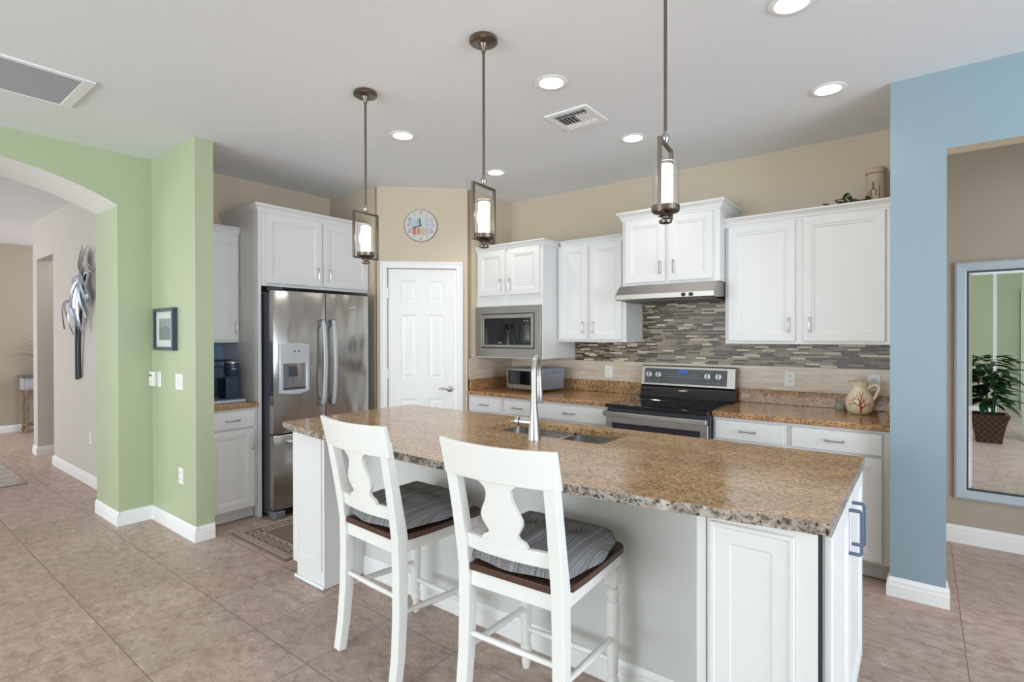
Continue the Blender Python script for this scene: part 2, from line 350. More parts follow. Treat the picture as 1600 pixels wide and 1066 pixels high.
wall('wall_blue', -.14, .10, 3.57, 3.70, 0, H, m_blue, (m_beige,), lambda p: 0 if p.normal.y < -.5 else 1)
wall('wall_blue_header', .10, 1.6, 3.57, 3.70, 2.40, H, m_blue, (m_beige,), lambda p: 0 if p.normal.y < -.5 else 1)
wall('wall_blue_right', 1.6, 3.6, 3.57, 3.70, 0, H, m_blue)
wall('wall_kitchen_right', -.14, -.02, 3.70, 4.88, 0, H, m_beige)
wall('wall_entry', -.02, 3.6, 4.76, 4.88, 0, H, m_greige)
wall('wall_rear', -.4, 1.02, -3.62, -3.5, 0, H, m_green)
wall('wall_rear_recess', 1.02, 3.6, -4.7, -4.58, 0, H, m_green)
wall('wall_rear_return', 1.02, 1.07, -4.58, -3.5, 0, H, m_trim)
wall('wall_column', 1.12, 1.5, -.9, -.3, 0, H, m_green)
# diagonal pantry wall with door, local x along the wall
da = math.atan2(3.69-3.11, -3.385+3.985); DL = .8345
dw = bpy.data.objects.new('wall_diagonal', None); C.objects.link(dw); dw.location = (-3.985, 3.11, 0); dw.rotation_euler = (0, 0, da); st(dw)
bm = new(); box(bm, 0, .095, 0, .11, 0, 2.055); box(bm, .725, DL, 0, .11, 0, 2.055); box(bm, 0, DL, 0, .11, 2.055, H); mk('wall_panel', bm, m_beige, dw, smooth=False)
tr = bpy.data.objects.new('trim_1', None); C.objects.link(tr); tr.location = dw.location; tr.rotation_euler = dw.rotation_euler; st(tr)
bm = new()
def casing_prof(a, b, flip): pass
for (xa, xb, za, zb) in ((.030, .092, 0, 2.118), (.728, .790, 0, 2.118), (.092, .728, 2.056, 2.118)):
    box(bm, xa, xb, -.014, 0, za, zb)
for (xa, xb, za, zb) in ((.030, .048, 0, 2.118), (.772, .790, 0, 2.118), (.048, .772, 2.100, 2.118)):
    box(bm, xa, xb, -.022, -.013, za, zb)
mk('door_casing', bm, m_trim, tr, bev=.003)
dr = bpy.data.objects.new('door_1', None); C.objects.link(dr); dr.location = dw.location; dr.rotation_euler = dw.rotation_euler; st(dr)
bm = new()
xs = [.099, .215, .356, .469, .610, .721]; zs = [.012, .24, .84, 1.03, 1.625, 1.742, 1.942, 2.050]
y0 = .012; V = {}
def gv(x, z): return V.setdefault((x, z), bm.verts.new((x, y0, z)))
pan = {(1, 1), (3, 1), (1, 3), (3, 3), (1, 5), (3, 5)}
for i in range(5):
    for j in range(7):
        if (i, j) in pan:
            x0, x1, z0, z1 = xs[i], xs[i+1], zs[j], zs[j+1]; prev = [gv(x0, z0), gv(x1, z0), gv(x1, z1), gv(x0, z1)]
            for ins, d in ((.008, .006), (.02, .008), (.04, .002), (.044, .002)):
                nx = [bm.verts.new((x0+ins, y0+d, z0+ins)), bm.verts.new((x1-ins, y0+d, z0+ins)), bm.verts.new((x1-ins, y0+d, z1-ins)), bm.verts.new((x0+ins, y0+d, z1-ins))]
                for k in range(4): bm.faces.new((prev[k], prev[(k+1) % 4], nx[(k+1) % 4], nx[k]))
                prev = nx
            bm.faces.new(prev)
        else: bm.faces.new((gv(xs[i], zs[j]), gv(xs[i+1], zs[j]), gv(xs[i+1], zs[j+1]), gv(xs[i], zs[j+1])))
bb = [bm.verts.new((xs[a], .048, zs[b])) for a, b in ((0, 0), (5, 0), (5, 7), (0, 7))]
bm.faces.new(bb)
for path in ([(x, zs[0]) for x in xs], [(xs[5], z) for z in zs], [(x, zs[7]) for x in xs[::-1]], [(xs[0], z) for z in zs[::-1]]):
    ca = {(xs[0], zs[0]): bb[0], (xs[5], zs[0]): bb[1], (xs[5], zs[7]): bb[2], (xs[0], zs[7]): bb[3]}
    bm.faces.new([gv(*p) for p in path]+[ca[path[-1]], ca[path[0]]])
mk('door_panel', bm, m_trim, dr, smooth=False)
bm = new(); lathe(bm, [(.030, 0), (.030, .006), (.022, .010), (.012, .014), (.012, .045), (.014, .05)], 20)
bmesh.ops.transform(bm, matrix=Matrix.Translation((.668, .012, .93)) @ Matrix.Rotation(PI/2, 4, 'X'), verts=bm.verts)
tube(bm, [(.668, -.035, .93), (.64, -.038, .933), (.60, -.036, .938), (.565, -.033, .934)], [.011, .010, .008, .006], 10)
mk('lever_handle', bm, m_chrome, dr)
for z in (.3, 1.076, 1.825):
    bm = new(); box(bm, .090, .100, -.002, .010, z-.045, z+.045); tube(bm, [(.095, -.004, z-.048), (.095, -.004, z+.048)], .005, 8); mk('hinge', bm, m_chrome, dr)

# arch wall
yc, R_, zt = .44, 2.0, 2.63
ang0 = math.asin(.896/R_)
arc = [(yc+R_*math.sin(a), zt-R_+R_*math.cos(a)) for a in [-ang0+2*ang0*i/32 for i in range(33)]]
outl = [(-5, 0), (yc-.896, 0)]+arc+[(yc+.896, 0), (1.68, 0), (1.68, H), (-5, H)]
bm = new(); poly(bm, [outl], lambda u, v, k: (-4.78-k, u, v), .53)
aw = st(mk('wall_arch', bm, m_green, smooth=False, mats=(m_hallw, m_trim)))
face_mats(aw, lambda p: 1 if p.normal.x < -.5 else (2 if (p.normal.z < -.5 and p.center.z > 1) else 0))
# glass door behind the camera (seen in the mirror)
gd = bpy.data.objects.new('door_2', None); C.objects.link(gd); gd.location = (1.5, -4.56, 0); st(gd)
bm = new(); box(bm, 0, .09, 0, .04, 0, 2.3); box(bm, 1.0, 1.09, 0, .04, 0, 2.3); box(bm, .09, 1.0, 0, .04, 2.2, 2.3); box(bm, .09, 1.0, 0, .04, 0, .14); mk('door_frame', bm, m_trim, gd, bev=.004)
bm = new(); box(bm, .09, 1.0, .015, .025, .14, 2.2); mk('glass_pane', bm, m_glass, gd)

# baseboards
def baseboard(name, p0, p1, mt=m_trim, h=.105, flip=1, ext=.015):
    """p0->p1 along the wall, board sticks out to the right-hand side of travel"""
    a = Vector((p0[0], p0[1], 0)); b = Vector((p1[0], p1[1], 0)); t = (b-a).normalized(); n = Vector((t.y, -t.x, 0))
    prof = [(0, 0), (.015, 0), (.015, h*.62), (.012, h*.66), (.012, h*.82), (.006, h*.95), (.004, h), (0, h)]
    bm = new(); loft(bm, [[p+n*o+Vector((0, 0, z)) for o, z in prof] for p in (a-t*0, b+t*ext)])
    return st(mk(name, bm, mt, smooth=False))
baseboard('baseboard_hall', (-7.65, 1.54), (-5.31, 1.54), ext=0)
baseboard('baseboard_hall_end', (-7.65, 1.68), (-7.65, 1.54))
baseboard('baseboard_hall_column', (-8.60, 1.54), (-8.40, 1.54))
baseboard('baseboard_hall_return', (-8.40, 1.54), (-8.40, 1.70))
baseboard('baseboard_far', (-10.75, -5), (-10.75, 6))
baseboard('baseboard_arch', (-4.78, 1.336), (-4.78, 1.56), ext=0)
baseboard('baseboard_jamb', (-5.31, 1.336), (-4.78, 1.336))
baseboard('baseboard_stub', (-4.765, 1.56), (-3.98, 1.56))
baseboard('baseboard_stub_end', (-3.98, 1.56), (-3.98, 1.68), ext=0)
baseboard('baseboard_blue', (-.14, 3.57), (.10, 3.57))
baseboard('baseboard_blue_end', (.10, 3.57), (.10, 3.70), ext=0)
baseboard('baseboard_blue_side', (-.14, 3.64), (-.14, 3.57))
baseboard('baseboard_entry', (-.02, 4.76), (3.6, 4.76), h=.12)
baseboard('baseboard_rear', (1.02, -3.5), (-.4, -3.5))

# ------------------------------------------------------------------ cabinet builders (local: x width, face at y=0, body to +y)
RING = [(0, 0), (0, .017), (.003, .020), (.050, .020), (.054, .0165), (.063, .0165), (.071, .0115)]
DRING = [(0, 0), (0, .017), (.004, .020)]
def pull(parent, x, z, ln=.10, vert=True, mt=None, y=-.020, out=.026, name='handle'):
    bm = new(); k = []
    for i in range(11):
        t = -1+2*i/10; k.append((t*ln/2, -out-(1-t*t)*.006, .0048 if abs(t) < .8 else .0055))
    f = (lambda a, o_: (x, y+o_, z+a)) if vert else (lambda a, o_: (x+a, y+o_, z))
    tube(bm, [f(a, o_) for a, o_, r in k], [r for a, o_, r in k], 8)
    for s in (-1, 1):
        tube(bm, [f(s*ln*.44, .001), f(s*ln*.44, -out*.5), f(s*ln*.44, -out)], [.0065, .0045, .005], 8)
    return mk(name, bm, mt or m_chrome, parent)
def cab_door(root, x0, x1, z0, z1, hx=None, hz=None, mt=None, hmt=None, y=0, ln=.10, name='door'):
    bm = new(); panel(bm, x0, x1, z0, z1, RING, y); d = mk(name, bm, mt or m_white, root, smooth=False)
    if hx is not None: pull(d, hx, hz, mt=hmt, y=y-.020, ln=ln)
    return d
def cab_drawer(root, x0, x1, z0, z1, hmt=None, y=0):
    bm = new(); panel(bm, x0, x1, z0, z1, [(0, 0), (0, .017), (.003, .020), (.018, .020)], y); d = mk('drawer', bm, m_white, root, smooth=False)
    pull(d, (x0+x1)/2, (z0+z1)/2, vert=False, mt=hmt or m_pewter, y=y-.020, ln=.10); return d
def crown(root, x0, x1, z, depth, left=True, right=True, h=.06):
    prof = [(0, -.012), (.006, -.012), (.006, 0), (.012, .006), (.016, .020), (.026, .034), (.040, .042), (.040, h-.008), (.036, h)]
    prof = [(o, zz) for o, zz in prof]
    bm = new(); l = 1 if left else 0; r = 1 if right else 0
    loft(bm, [[(x0-l*o, depth, z+zz), (x0-l*o, -o, z+zz), (x1+r*o, -o, z+zz), (x1+r*o, depth, z+zz)] for o, zz in prof])
    return mk('crown_moulding', bm, m_white, root, smooth=False)
def body(root, x0, x1, y1, z0, z1, toe=0):
    bm = new()
    if toe:
        box(bm, x0, x1, 0, y1, z0+toe, z1); box(bm, x0, x1, .06, y1, z0, z0+toe)
    else: box(bm, x0, x1, 0, y1, z0, z1)
    return mk('cabinet_body', bm, m_white, root, bev=.0012)

# --- left wall: coffee nook (rotated +90: local x -> +Y world, local -y -> +X world)
R90 = PI/2
cb = thing('base_cabinet', 'short white base cabinet under the coffee maker beside the green wall end', 'cabinet', (-4.14, 1.682, 0), R90)
body(cb, 0, .385, .585, .005, .872, .09)
cab_drawer(cb, .015, .355, .725, .855); cab_door(cb, .015, .355, .105, .712, .335, .60)
bm = new(); box(bm, -4.728, -4.108, 1.682, 2.067, .876, .912); box(bm, -4.728, -4.708, 1.682, 2.067, .906, .93)
tag(mk('countertop', bm, m_gran2, bev=.006), 'small granite countertop under the coffee maker', 'countertop')
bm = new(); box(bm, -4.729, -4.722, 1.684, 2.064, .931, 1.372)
tag(mk('blue_reflection_panel', bm, m_bluereflect), 'panel painted with a blue reflection behind the coffee maker', 'backsplash')
cu = thing('wall_cabinet', 'narrow white wall cabinet above the coffee maker', 'cabinet', (-4.43, 1.682, 0), R90)
body(cu, 0, .383, .298, 1.377, 2.27); cab_door(cu, .02, .365, 1.395, 2.235, .345, 1.50); crown(cu, 0, .383, 2.262, .298, False, False, .05)

# fridge surround
fc = thing('refrigerator_cabinet', 'tall white cabinet surround over the steel refrigerator', 'cabinet', (-4.12, 2.07, 0), R90)
bm = new(); box(bm, 0, .024, 0, .608, .001, 2.42); mk('side_panel', bm, m_white, fc, bev=.001)
bm = new(); box(bm, .026, 1.038, 0, .605, 1.828, 2.42); mk('cabinet_body', bm, m_white, fc, bev=.001)
cab_door(fc, .055, .545, 1.85, 2.40, .50, 1.96); cab_door(fc, .565, 1.03, 1.85, 2.40, .61, 1.96)
crown(fc, 0, 1.038, 2.412, .605, True, False, .06)

# refrigerator
fr = thing('refrigerator', 'stainless french-door refrigerator with a water dispenser', 'refrigerator', (-3.95, 2.105, 0), R90)
bm = new(); box(bm, .005, .885, .075, .74, .03, 1.765); mk('cabinet_body', bm, m_darkbody, fr, bev=.004)
def fdoor(x0, x1, z0, z1, nm):
    bm = new(); n = 12; rings = []
    for k, (zz, ins) in enumerate(((z0, .006), (z0+.008, 0), (z1-.008, 0), (z1, .006))):
        row = []
        for i in range(n+1):
            t = i/n; x = x0+(x1-x0)*t; e = .010*(abs(2*t-1)**8)
            row.append((x, -(.014*(1-((x-.443)/.443)**2))+e+ins, zz))
        row += [(x1, .068, zz), (x0, .068, zz)]
        rings.append(row)
    loft(bm, rings); return mk(nm, bm, m_steel, fr, ang=50)
dl = fdoor(.0, .440, .665, 1.785, 'door'); dr2 = fdoor(.447, .886, .665, 1.785, 'door'); fz = fdoor(.0, .886, .075, .652, 'freezer_drawer')
bm = new(); box(bm, .01, .876, .06, .12, .02, .07); mk('toe_grille', bm, m_black, fr)
for x in (.0, .80):
    bm = new(); box(bm, x, x+.085, -.01, .09, .003, .062); mk('front_foot', bm, m_greypl, fr, bev=.006)
for x in (.005, .80):
    bm = new(); box(bm, x, x+.08, .01, .12, 1.787, 1.81); mk('hinge_cover', bm, m_darkbody, fr, bev=.006)
for d, x in ((dl, .396), (dr2, .491)):
    bm = new(); pts = [(x, -.02, .86), (x, -.045, .865), (x, -.06, .92)]+[(x, -.062-.018*math.sin(PI*i/8), .92+.58*i/8) for i in range(1, 8)]+[(x, -.06, 1.50), (x, -.045, 1.555), (x, -.02, 1.56)]
    bar(bm, pts, .028, .016); mk('handle', bm, m_silverpl, d, bev=.003)
    for z in (.88, 1.54):
        bm = new(); box(bm, x-.014, x+.014, -.05, -.008, z-.028, z+.028); mk('handle_mount', bm, m_greypl, d, bev=.003)
bm = new(); bar(bm, [(.11, -.01, .605), (.11, -.05, .605), (.16, -.062, .605), (.73, -.062, .605), (.78, -.05, .605), (.78, -.01, .605)], .016, .028, Vector((0, 0, 1))); mk('handle', bm, m_silverpl, fz, bev=.003)
bm = new(); poly(bm, [[(.035, .985), (.10, .972), (.19, .968), (.255, .980), (.285, .992), (.285, 1.362), (.19, 1.374), (.10, 1.374), (.035, 1.362)], [(.062, 1.005), (.258, 1.005), (.258, 1.212), (.062, 1.212)]], lambda u, v, k: (u, -.026+k, v), .022)
dp = mk('water_dispenser', bm, m_silverpl, dl, bev=.004)
bm = new(); box(bm, .064, .256, -.0065, -.003, 1.007, 1.21); mk('recess_lining', bm, m_greypl, dp)
bm = new(); bar(bm, [(.15, -.008, 1.19), (.15, -.020, 1.15), (.15, -.022, 1.11)], .07, .008); mk('dispenser_paddle', bm, m_darkbody, dp, bev=.004)
bm = new(); box(bm, .07, .25, -.024, -.006, 1.007, 1.02); mk('drip_tray', bm, m_darkbody, dp, bev=.002)
for x in (.155, .19):
    bm = new(); lathe(bm, [(.007, 0), (.007, .002)], 12); bmesh.ops.transform(bm, matrix=Matrix.Translation((x, -.026, 1.31)) @ Matrix.Rotation(PI/2, 4, 'X'), verts=bm.verts); mk('button', bm, m_black, dp)
bm = new(); box(bm, .66, .735, -.016, -.008, 1.665, 1.673); mk('badge', bm, m_chrome, dr2)

# coffee maker
cm = thing('coffee_maker', 'dark navy single-serve coffee maker on the small counter', 'coffee maker', (-4.34, 1.90, .913), 0)
bm = new(); box(bm, -.20, .12, -.15, .12, .0, .022); mk('drip_base', bm, m_silverpl, cm, bev=.004)
bm = new(); box(bm, -.10, .045, .0, .115, .022, .25); mk('back_tower', bm, m_navy, cm, bev=.008)
bm = new(); box(bm, -.18, .035, -.14, .115, .185, .275); mk('water_tank', bm, m_navy, cm, bev=.01)
bm = new(); lathe(bm, [(.040, .20), (.052, .225), (.055, .30), (.050, .315)], 28, (.045, .045)); br = mk('brew_head', bm, m_navy, cm)
bm = new(); lathe(bm, [(.053, .302), (.053, .310), (.040, .320), (.02, .322)], 28, (.045, .045)); mk('lid_ring', bm, m_chrome, br)
bm = new(); tube(bm, [(.03, .1, .312), (-.02, .06, .325), (-.06, -.04, .322)], .009, 8, 2); mk('lid_handle', bm, m_navy, br)
bm = new(); box(bm, .066, .1005, .02, .055, .258, .263); mk('badge', bm, m_chrome, br)
bm = new(); lathe(bm, [(.035, .024), (.045, .05), (.045, .12), (.03, .15), (.03, .16)], 24, (-.10, -.07)); mk('carafe', bm, m_blackglass, cm)

# --- back wall cabinets (face -Y)
mc = thing('microwave_cabinet', 'white double-door wall cabinet housing the built-in microwave', 'cabinet', (-3.383, 3.82, 0))
body(mc, 0, .768, .548, 1.222, 2.232)
cab_door(mc, .03, .352, 1.80, 2.215, .315, 1.90); cab_door(mc, .388, .740, 1.80, 2.215, .425, 1.90)
crown(mc, 0, .768, 2.225, .226, False, True, .045)
mw = thing('microwave', 'built-in stainless microwave under the double-door wall cabinet', 'microwave', (-3.383, 3.82, 0))
bm = new(); poly(bm, [[(.015, 1.232), (.757, 1.232), (.757, 1.70), (.015, 1.70)], [(.075, 1.312), (.692, 1.312), (.692, 1.632), (.075, 1.632)]], lambda u, v, k: (u, -.024+k, v), .0235); mk('trim_kit', bm, m_steelh, mw, bev=.002)
bm = new(); box(bm, .076, .691, -.010, -.0005, 1.313, 1.631); mk('gap_lining', bm, m_gap, mw)
bm = new(); poly(bm, [[(.083, 1.32), (.684, 1.32), (.684, 1.624), (.083, 1.624)], [(.112, 1.345), (.655, 1.345), (.655, 1.588), (.112, 1.588)]], lambda u, v, k: (u, -.030+k, v), .019); md = mk('door', bm, m_steelh, mw, bev=.002)
bm = new(); box(bm, .113, .545, -.026, -.0145, 1.346, 1.587); mk('window', bm, m_blackglass, md)
bm = new(); box(bm, .547, .654, -.026, -.0145, 1.346, 1.587); cp = mk('control_panel', bm, m_blackglass, mw)
for i in range(3):
    for j in range(7):
        bm = new(); box(bm, .575+.024*i, .583+.024*i, -.0268, -.0258, 1.375+.022*j, 1.379+.022*j); mk('key_print', bm, m_print, cp, smooth=False)
for xx in (.578, .61):
    bm = new(); box(bm, xx, xx+.013, -.0268, -.0258, 1.557, 1.565); mk('key_print', bm, m_print, cp, smooth=False)
bm = new(); box(bm, .288, .325, -.0268, -.026, 1.358, 1.368); mk('badge', bm, m_print, md)

lu = thing('wall_cabinet', 'white double-door wall cabinet between the microwave cabinet and the range hood', 'cabinet', (-2.613, 4.05, 0))
body(lu, 0, .675, .318, 1.372, 2.232); cab_door(lu, .025, .315, 1.392, 2.215, .28, 1.50); cab_door(lu, .345, .640, 1.392, 2.215, .38, 1.50)
crown(lu, .042, .675, 2.225, .318, False, False, .045)
hu = thing('wall_cabinet', 'raised white double-door wall cabinet above the range hood', 'cabinet', (-1.912, 3.93, 0))
body(hu, 0, .762, .438, 1.822, 2.36); cab_door(hu, .03, .358, 1.842, 2.335, .325, 1.95); cab_door(hu, .385, .715, 1.842, 2.335, .43, 1.95)
crown(hu, 0, .762, 2.352, .438, True, True, .06)
ru = thing('wall_cabinet', 'wide white double-door wall cabinet above the coral jug', 'cabinet', (-1.147, 4.05, 0))
body(ru, 0, 1.004, .318, 1.367, 2.235); cab_door(ru, .025, .462, 1.387, 2.215, .425, 1.50); cab_door(ru, .51, .965, 1.387, 2.215, .55, 1.50)
crown(ru, 0, 1.004, 2.225, .318, True, False, .055)

# hood
rh = thing('range_hood', 'stainless under-cabinet range hood above the stove', 'range hood', (-1.915, 3.80, 0))
bm = new(); prof = [(0, 1.706), (0, 1.744), (.075, 1.815), (.56, 1.82), (.56, 1.735), (.03, 1.700)]
loft(bm, [[(x, y, z) for y, z in prof] for x in (0, .762)]); mk('hood_body', bm, m_steelh, rh, bev=.003)
bm = new(); box(bm, .03, .73, .06, .54, 1.694, 1.7015); mk('filter_panel', bm, m_greypanel, rh)
for x in (.545, .60):
    bm = new(); lathe(bm, [(.014, 0), (.013, .014), (.009, .016)], 16); bmesh.ops.transform(bm, matrix=Matrix.Translation((x, 0, 1.725)) @ Matrix.Rotation(PI/2, 4, 'X'), verts=bm.verts); mk('knob', bm, m_black, rh)

# backsplash
bm = new(); box(bm, -3.383, -.142, 4.358, 4.369, 1.017, 1.194); tag(mk('tile_backsplash', bm, m_splash), 'beige stone-look wall tile band above the granite upstand', 'backsplash')
bm = new(); box(bm, -3.384, -3.374, 3.70, 4.357, 1.017, 1.215); tag(mk('tile_backsplash', bm, m_splash), 'short beige tile return on the pantry wall left of the toaster oven', 'backsplash')
bm = new(); box(bm, -2.612, -.142, 4.356, 4.369, 1.195, 1.369); box(bm, -1.93, -1.149, 4.363, 4.369, 1.369, 1.80); tag(mk('mosaic_backsplash', bm, m_mosaic, smooth=False), 'brown and grey linear mosaic backsplash behind the stove', 'backsplash')

# back base cabinets + counters
def base(name, label, x0, x1, drawers, doors, deep=.655):
    t = thing(name, label, 'cabinet', (x0, 3.70, 0)); body(t, 0, x1-x0, deep, .004, .876, .10)
    for a, b in drawers: cab_drawer(t, a-x0, b-x0, .735, .858)
    for a, b, s in doors: cab_door(t, a-x0, b-x0, .12, .718, (b-x0-.035) if s > 0 else (a-x0+.035), .62)
    return t
base('base_cabinet', 'white base cabinet with one drawer against the pantry wall', -3.383, -2.965, [(-3.35, -2.985)], [(-3.35, -2.985, 1)])
base('base_cabinet', 'narrow white base cabinet behind the faucet, between two drawer cabinets', -2.963, -2.602, [(-2.945, -2.62)], [(-2.945, -2.62, 1)])
base('base_cabinet', 'wide white base cabinet just left of the stove', -2.600, -1.908, [(-2.58, -1.93)], [(-2.58, -2.26, 1), (-2.25, -1.93, -1)])
base('base_cabinet', 'white base cabinet just right of the stove', -1.128, -.672, [(-1.11, -.69)], [(-1.11, -.69, 1)])
base('base_cabinet', 'white base cabinet beside the blue wall', -.670, -.145, [(-.645, -.18)], [(-.645, -.18, -1)])
def counter(label, x0, x1, extra):
    bm = new(); box(bm, x0, x1, 3.665, 4.357, .879, .914); o = tag(mk('countertop', bm, m_gran2, bev=.007, seg=3), label, 'countertop')
    b2 = new(); box(b2, x0, x1, 4.335, 4.357, .9145, 1.016)
    if extra == 'l': box(b2, x0, x0+.02, 3.70, 4.335, .9145, 1.016)
    if extra == 'r': box(b2, x1-.02, x1, 3.70, 4.335, .9145, 1.016)
    mk('upstand', b2, m_gran2, o, bev=.002); return o
counter('granite countertop left of the stove under the toaster oven', -3.372, -1.906, 'l')
counter('granite countertop right of the stove under the coral jug', -1.130, -.143, 'r')

# range
rg = thing('range', 'stainless electric range with black glass cooktop', 'stove', (-1.902, 3.62, 0))
bm = new(); box(bm, 0, .768, .03, .70, .02, .885); mk('oven_body', bm, m_darkbody, rg, bev=.003)
bm = new(); box(bm, -.001, .769, -.015, .64, .886, .916); ct = mk('cooktop', bm, m_blackglass, rg, bev=.005)
bm = new()
for cx, cy, r in ((.20, .16, .085), (.57, .16, .105), (.20, .45, .105), (.57, .45, .08)):
    loft(bm, [[(cx+rr*math.cos(2*PI*i/40), cy+rr*math.sin(2*PI*i/40), .9164) for i in range(40)] for rr in (r, r-.003)], cap0=False, cap1=False)
mk('burner_ring', bm, m_greypanel, ct)
bm = new(); poly(bm, [[(.004, .16), (.764, .16), (.764, .82), (.004, .82)], [(.055, .30), (.713, .30), (.713, .775), (.055, .775)]], lambda u, v, k: (u, -.01+k, v), .038); od = mk('oven_door', bm, m_steelh, rg, bev=.003)
bm = new(); box(bm, .056, .712, -.008, .024, .301, .774); mk('oven_window', bm, m_ovenglass, od)
bm = new(); bar(bm, [(.01, -.012, .845), (.01, -.05, .845), (.03, -.056, .845), (.738, -.056, .845), (.758, -.05, .845), (.758, -.012, .845)], .034, .02, Vector((0, 0, 1))); mk('handle', bm, m_steelh, od, bev=.004)
bm = new(); box(bm, .004, .764, -.008, .028, .03, .15); dw_ = mk('storage_drawer', bm, m_steelh, rg, bev=.003)
bm = new(); prof = [(.61, .917), (.625, .95), (.635, 1.0), (.655, 1.012), (.70, 1.012), (.70, .917)]; loft(bm, [[(x, y, z) for y, z in prof] for x in (.0, .768)]); mk('vent_riser', bm, m_blackglass, rg, bev=.002)
bm = new(); prof = [(.635, 1.013), (.662, 1.168), (.672, 1.176), (.712, 1.176), (.712, 1.013)]; loft(bm, [[(x, y, z) for y, z in prof] for x in (0, .768)]); bg = mk('backguard', bm, m_steelh, rg, bev=.003)
sl = .027/.155
def onbg(u, v, k): return (u, .635+(v-1.013)*sl-k, v)
bm = new(); poly(bm, [[(.032, 1.03), (.705, 1.03), (.705, 1.152), (.032, 1.152)]], onbg, .003); gp = mk('control_panel', bm, m_greypanel, bg)
bm = new(); poly(bm, [[(.315, 1.118), (.395, 1.118), (.395, 1.148), (.315, 1.148)]], onbg, .0042); mk('clock_display', bm, m_display, gp)
bm = new()
for r, (n, z) in enumerate(((14, 1.085), (12, 1.105))):
    for i in range(n):
        x = .22+.022*i
        if r == 1 and .31 < x < .40: continue
        poly(bm, [[(x, z), (x+.009, z), (x+.009, z+.004), (x, z+.004)]], onbg, .0038)
for x in (.075, .15, .565, .645): poly(bm, [[(x-.01, 1.048), (x+.01, 1.048), (x+.01, 1.051), (x-.01, 1.051)]], onbg, .0038)
mk('key_print', bm, m_print, gp)
for x in (.075, .155, .56, .645):
    bm = new(); lathe(bm, [(.026, 0), (.025, .018), (.022, .021)], 24); bmesh.ops.transform(bm, matrix=Matrix.Translation(onbg(x, 1.1, .002)) @ Matrix.Rotation(PI/2-.17, 4, 'X'), verts=bm.verts); kn = mk('knob', bm, m_silverpl, bg, ang=30)
    bm = new(); box(bm, -.003, .003, -.025, -.0205, -.024, .024); bmesh.ops.transform(bm, matrix=Matrix.Translation(onbg(x, 1.1, .002)) @ Matrix.Rotation(-.17, 4, 'X'), verts=bm.verts); mk('knob_grip', bm, m_black, kn)

# toaster oven
to = thing('toaster_oven', 'silver toaster oven on the counter under the microwave', 'toaster oven', (-3.10, 3.93, .9145), math.radians(-8))
bm = new(); box(bm, 0, .42, 0, .33, .022, .218); mk('housing', bm, mat('blue_grey_steel', srgb(160, 172, 192), .3, .8), to, bev=.006)
bm = new(); box(bm, .002, .418, -.012, -.0005, .024, .216); ft = mk('front_panel', bm, m_steelh, to, bev=.003)
bm = new(); box(bm, .03, .315, -.016, -.0125, .065, .19); mk('window', bm, m_blackglass, ft)
bm = new(); tube(bm, [(.04, -.012, .20), (.04, -.035, .20), (.30, -.035, .20), (.30, -.012, .20)], .006, 8); mk('handle', bm, m_chrome, ft)
for z in (.065, .12, .175):
    bm = new(); lathe(bm, [(.016, 0), (.014, .014)], 16); bmesh.ops.transform(bm, matrix=Matrix.Translation((.37, -.012, z)) @ Matrix.Rotation(PI/2, 4, 'X'), verts=bm.verts); mk('knob', bm, m_black, ft)
bm = new()
for i in range(6): box(bm, .4195, .4215, .07+.04*i, .09+.04*i, .165, .195)
mk('vent_slot', bm, m_greypl, to)
for x, y in ((.03, .03), (.39, .03), (.03, .30), (.39, .30)):
    bm = new(); lathe(bm, [(.012, 0), (.012, .022)], 12, (x, y)); mk('foot', bm, m_black, to)

# jug
jg = thing('ceramic_jug', 'cream ceramic jug painted with red coral on the right counter', 'jug', (-.322, 4.12, .9145))
pj = [(.045, 0), (.058, .004), (.076, .03), (.083, .065), (.080, .095), (.066, .125), (.050, .150), (.045, .170), (.047, .190), (.055, .212)]
def jr(z):
    for (a, b), (c, d) in zip(pj, pj[1:]):
        if b <= z <= d: return a+(c-a)*(z-b)/(d-b)
    return pj[-1][0]
bm = new(); sg = 40
def jring(r, z, lip):
    out = []
    for i in range(sg):
        a = 2*PI*i/sg; k = 1+lip*(.03*math.cos(8*a)+.16*max(0, math.cos(a-PI))**4); out.append((r*k*math.cos(a), r*k*math.sin(a), z+lip*.004*math.cos(8*a)))
    return out
loft(bm, [jring(r, z, max(0, (z-.17)/.042) if z > .17 else 0) for r, z in pj]+[jring(.044, .208, 1), jring(.038, .17, 0), jring(.06, .12, 0), jring(.07, .03, 0)])
mk('jug_body', bm, m_jug, jg, ang=60)
bm = new(); hp = []
for i in range(19):
    t = i/18; a = math.radians(200-260*t); hp.append((.088+.038*math.cos(a), 0, .135+.055*math.sin(a)))
hp = [(.035, 0, .150), (.048, 0, .168)]+[(.045+.045*math.sin(t*PI)+.028*t, 0, .180+.022*math.sin(t*PI)-.085*t*t) for t in [i/12 for i in range(1, 13)]]+[(.062, 0, .088)]
tube(bm, hp, .0085, 10); hd = mk('handle', bm, m_jug, jg)
def on_jug(u, z, e=.0006): a = -PI/2+.16+u/.08; r = jr(z)+e; return Vector((r*math.cos(a), r*math.sin(a), z))
def coral(bm, u, z, ang, ln, w, dep, rnd):
    pts = []; n = 4
    for i in range(n+1):
        pts.append(on_jug(u, z)); u += math.sin(ang)*ln/n; z += math.cos(ang)*ln/n; ang += rnd.uniform(-.15, .15); z = min(z, .19)
    tube(bm, pts, [w*1.35*(1-.3*i/n) for i in range(n+1)], 6)
    if dep > 0:
        for s in (-1, 1):
            coral(bm, u-math.sin(ang)*ln*.2, z-math.cos(ang)*ln*.2, ang+s*rnd.uniform(.35, .75), ln*.72, w*.62, dep-1, rnd)
rn = random.Random(4)
bm = new(); coral(bm, 0, .018, 0, .075, .0042, 0, rn)
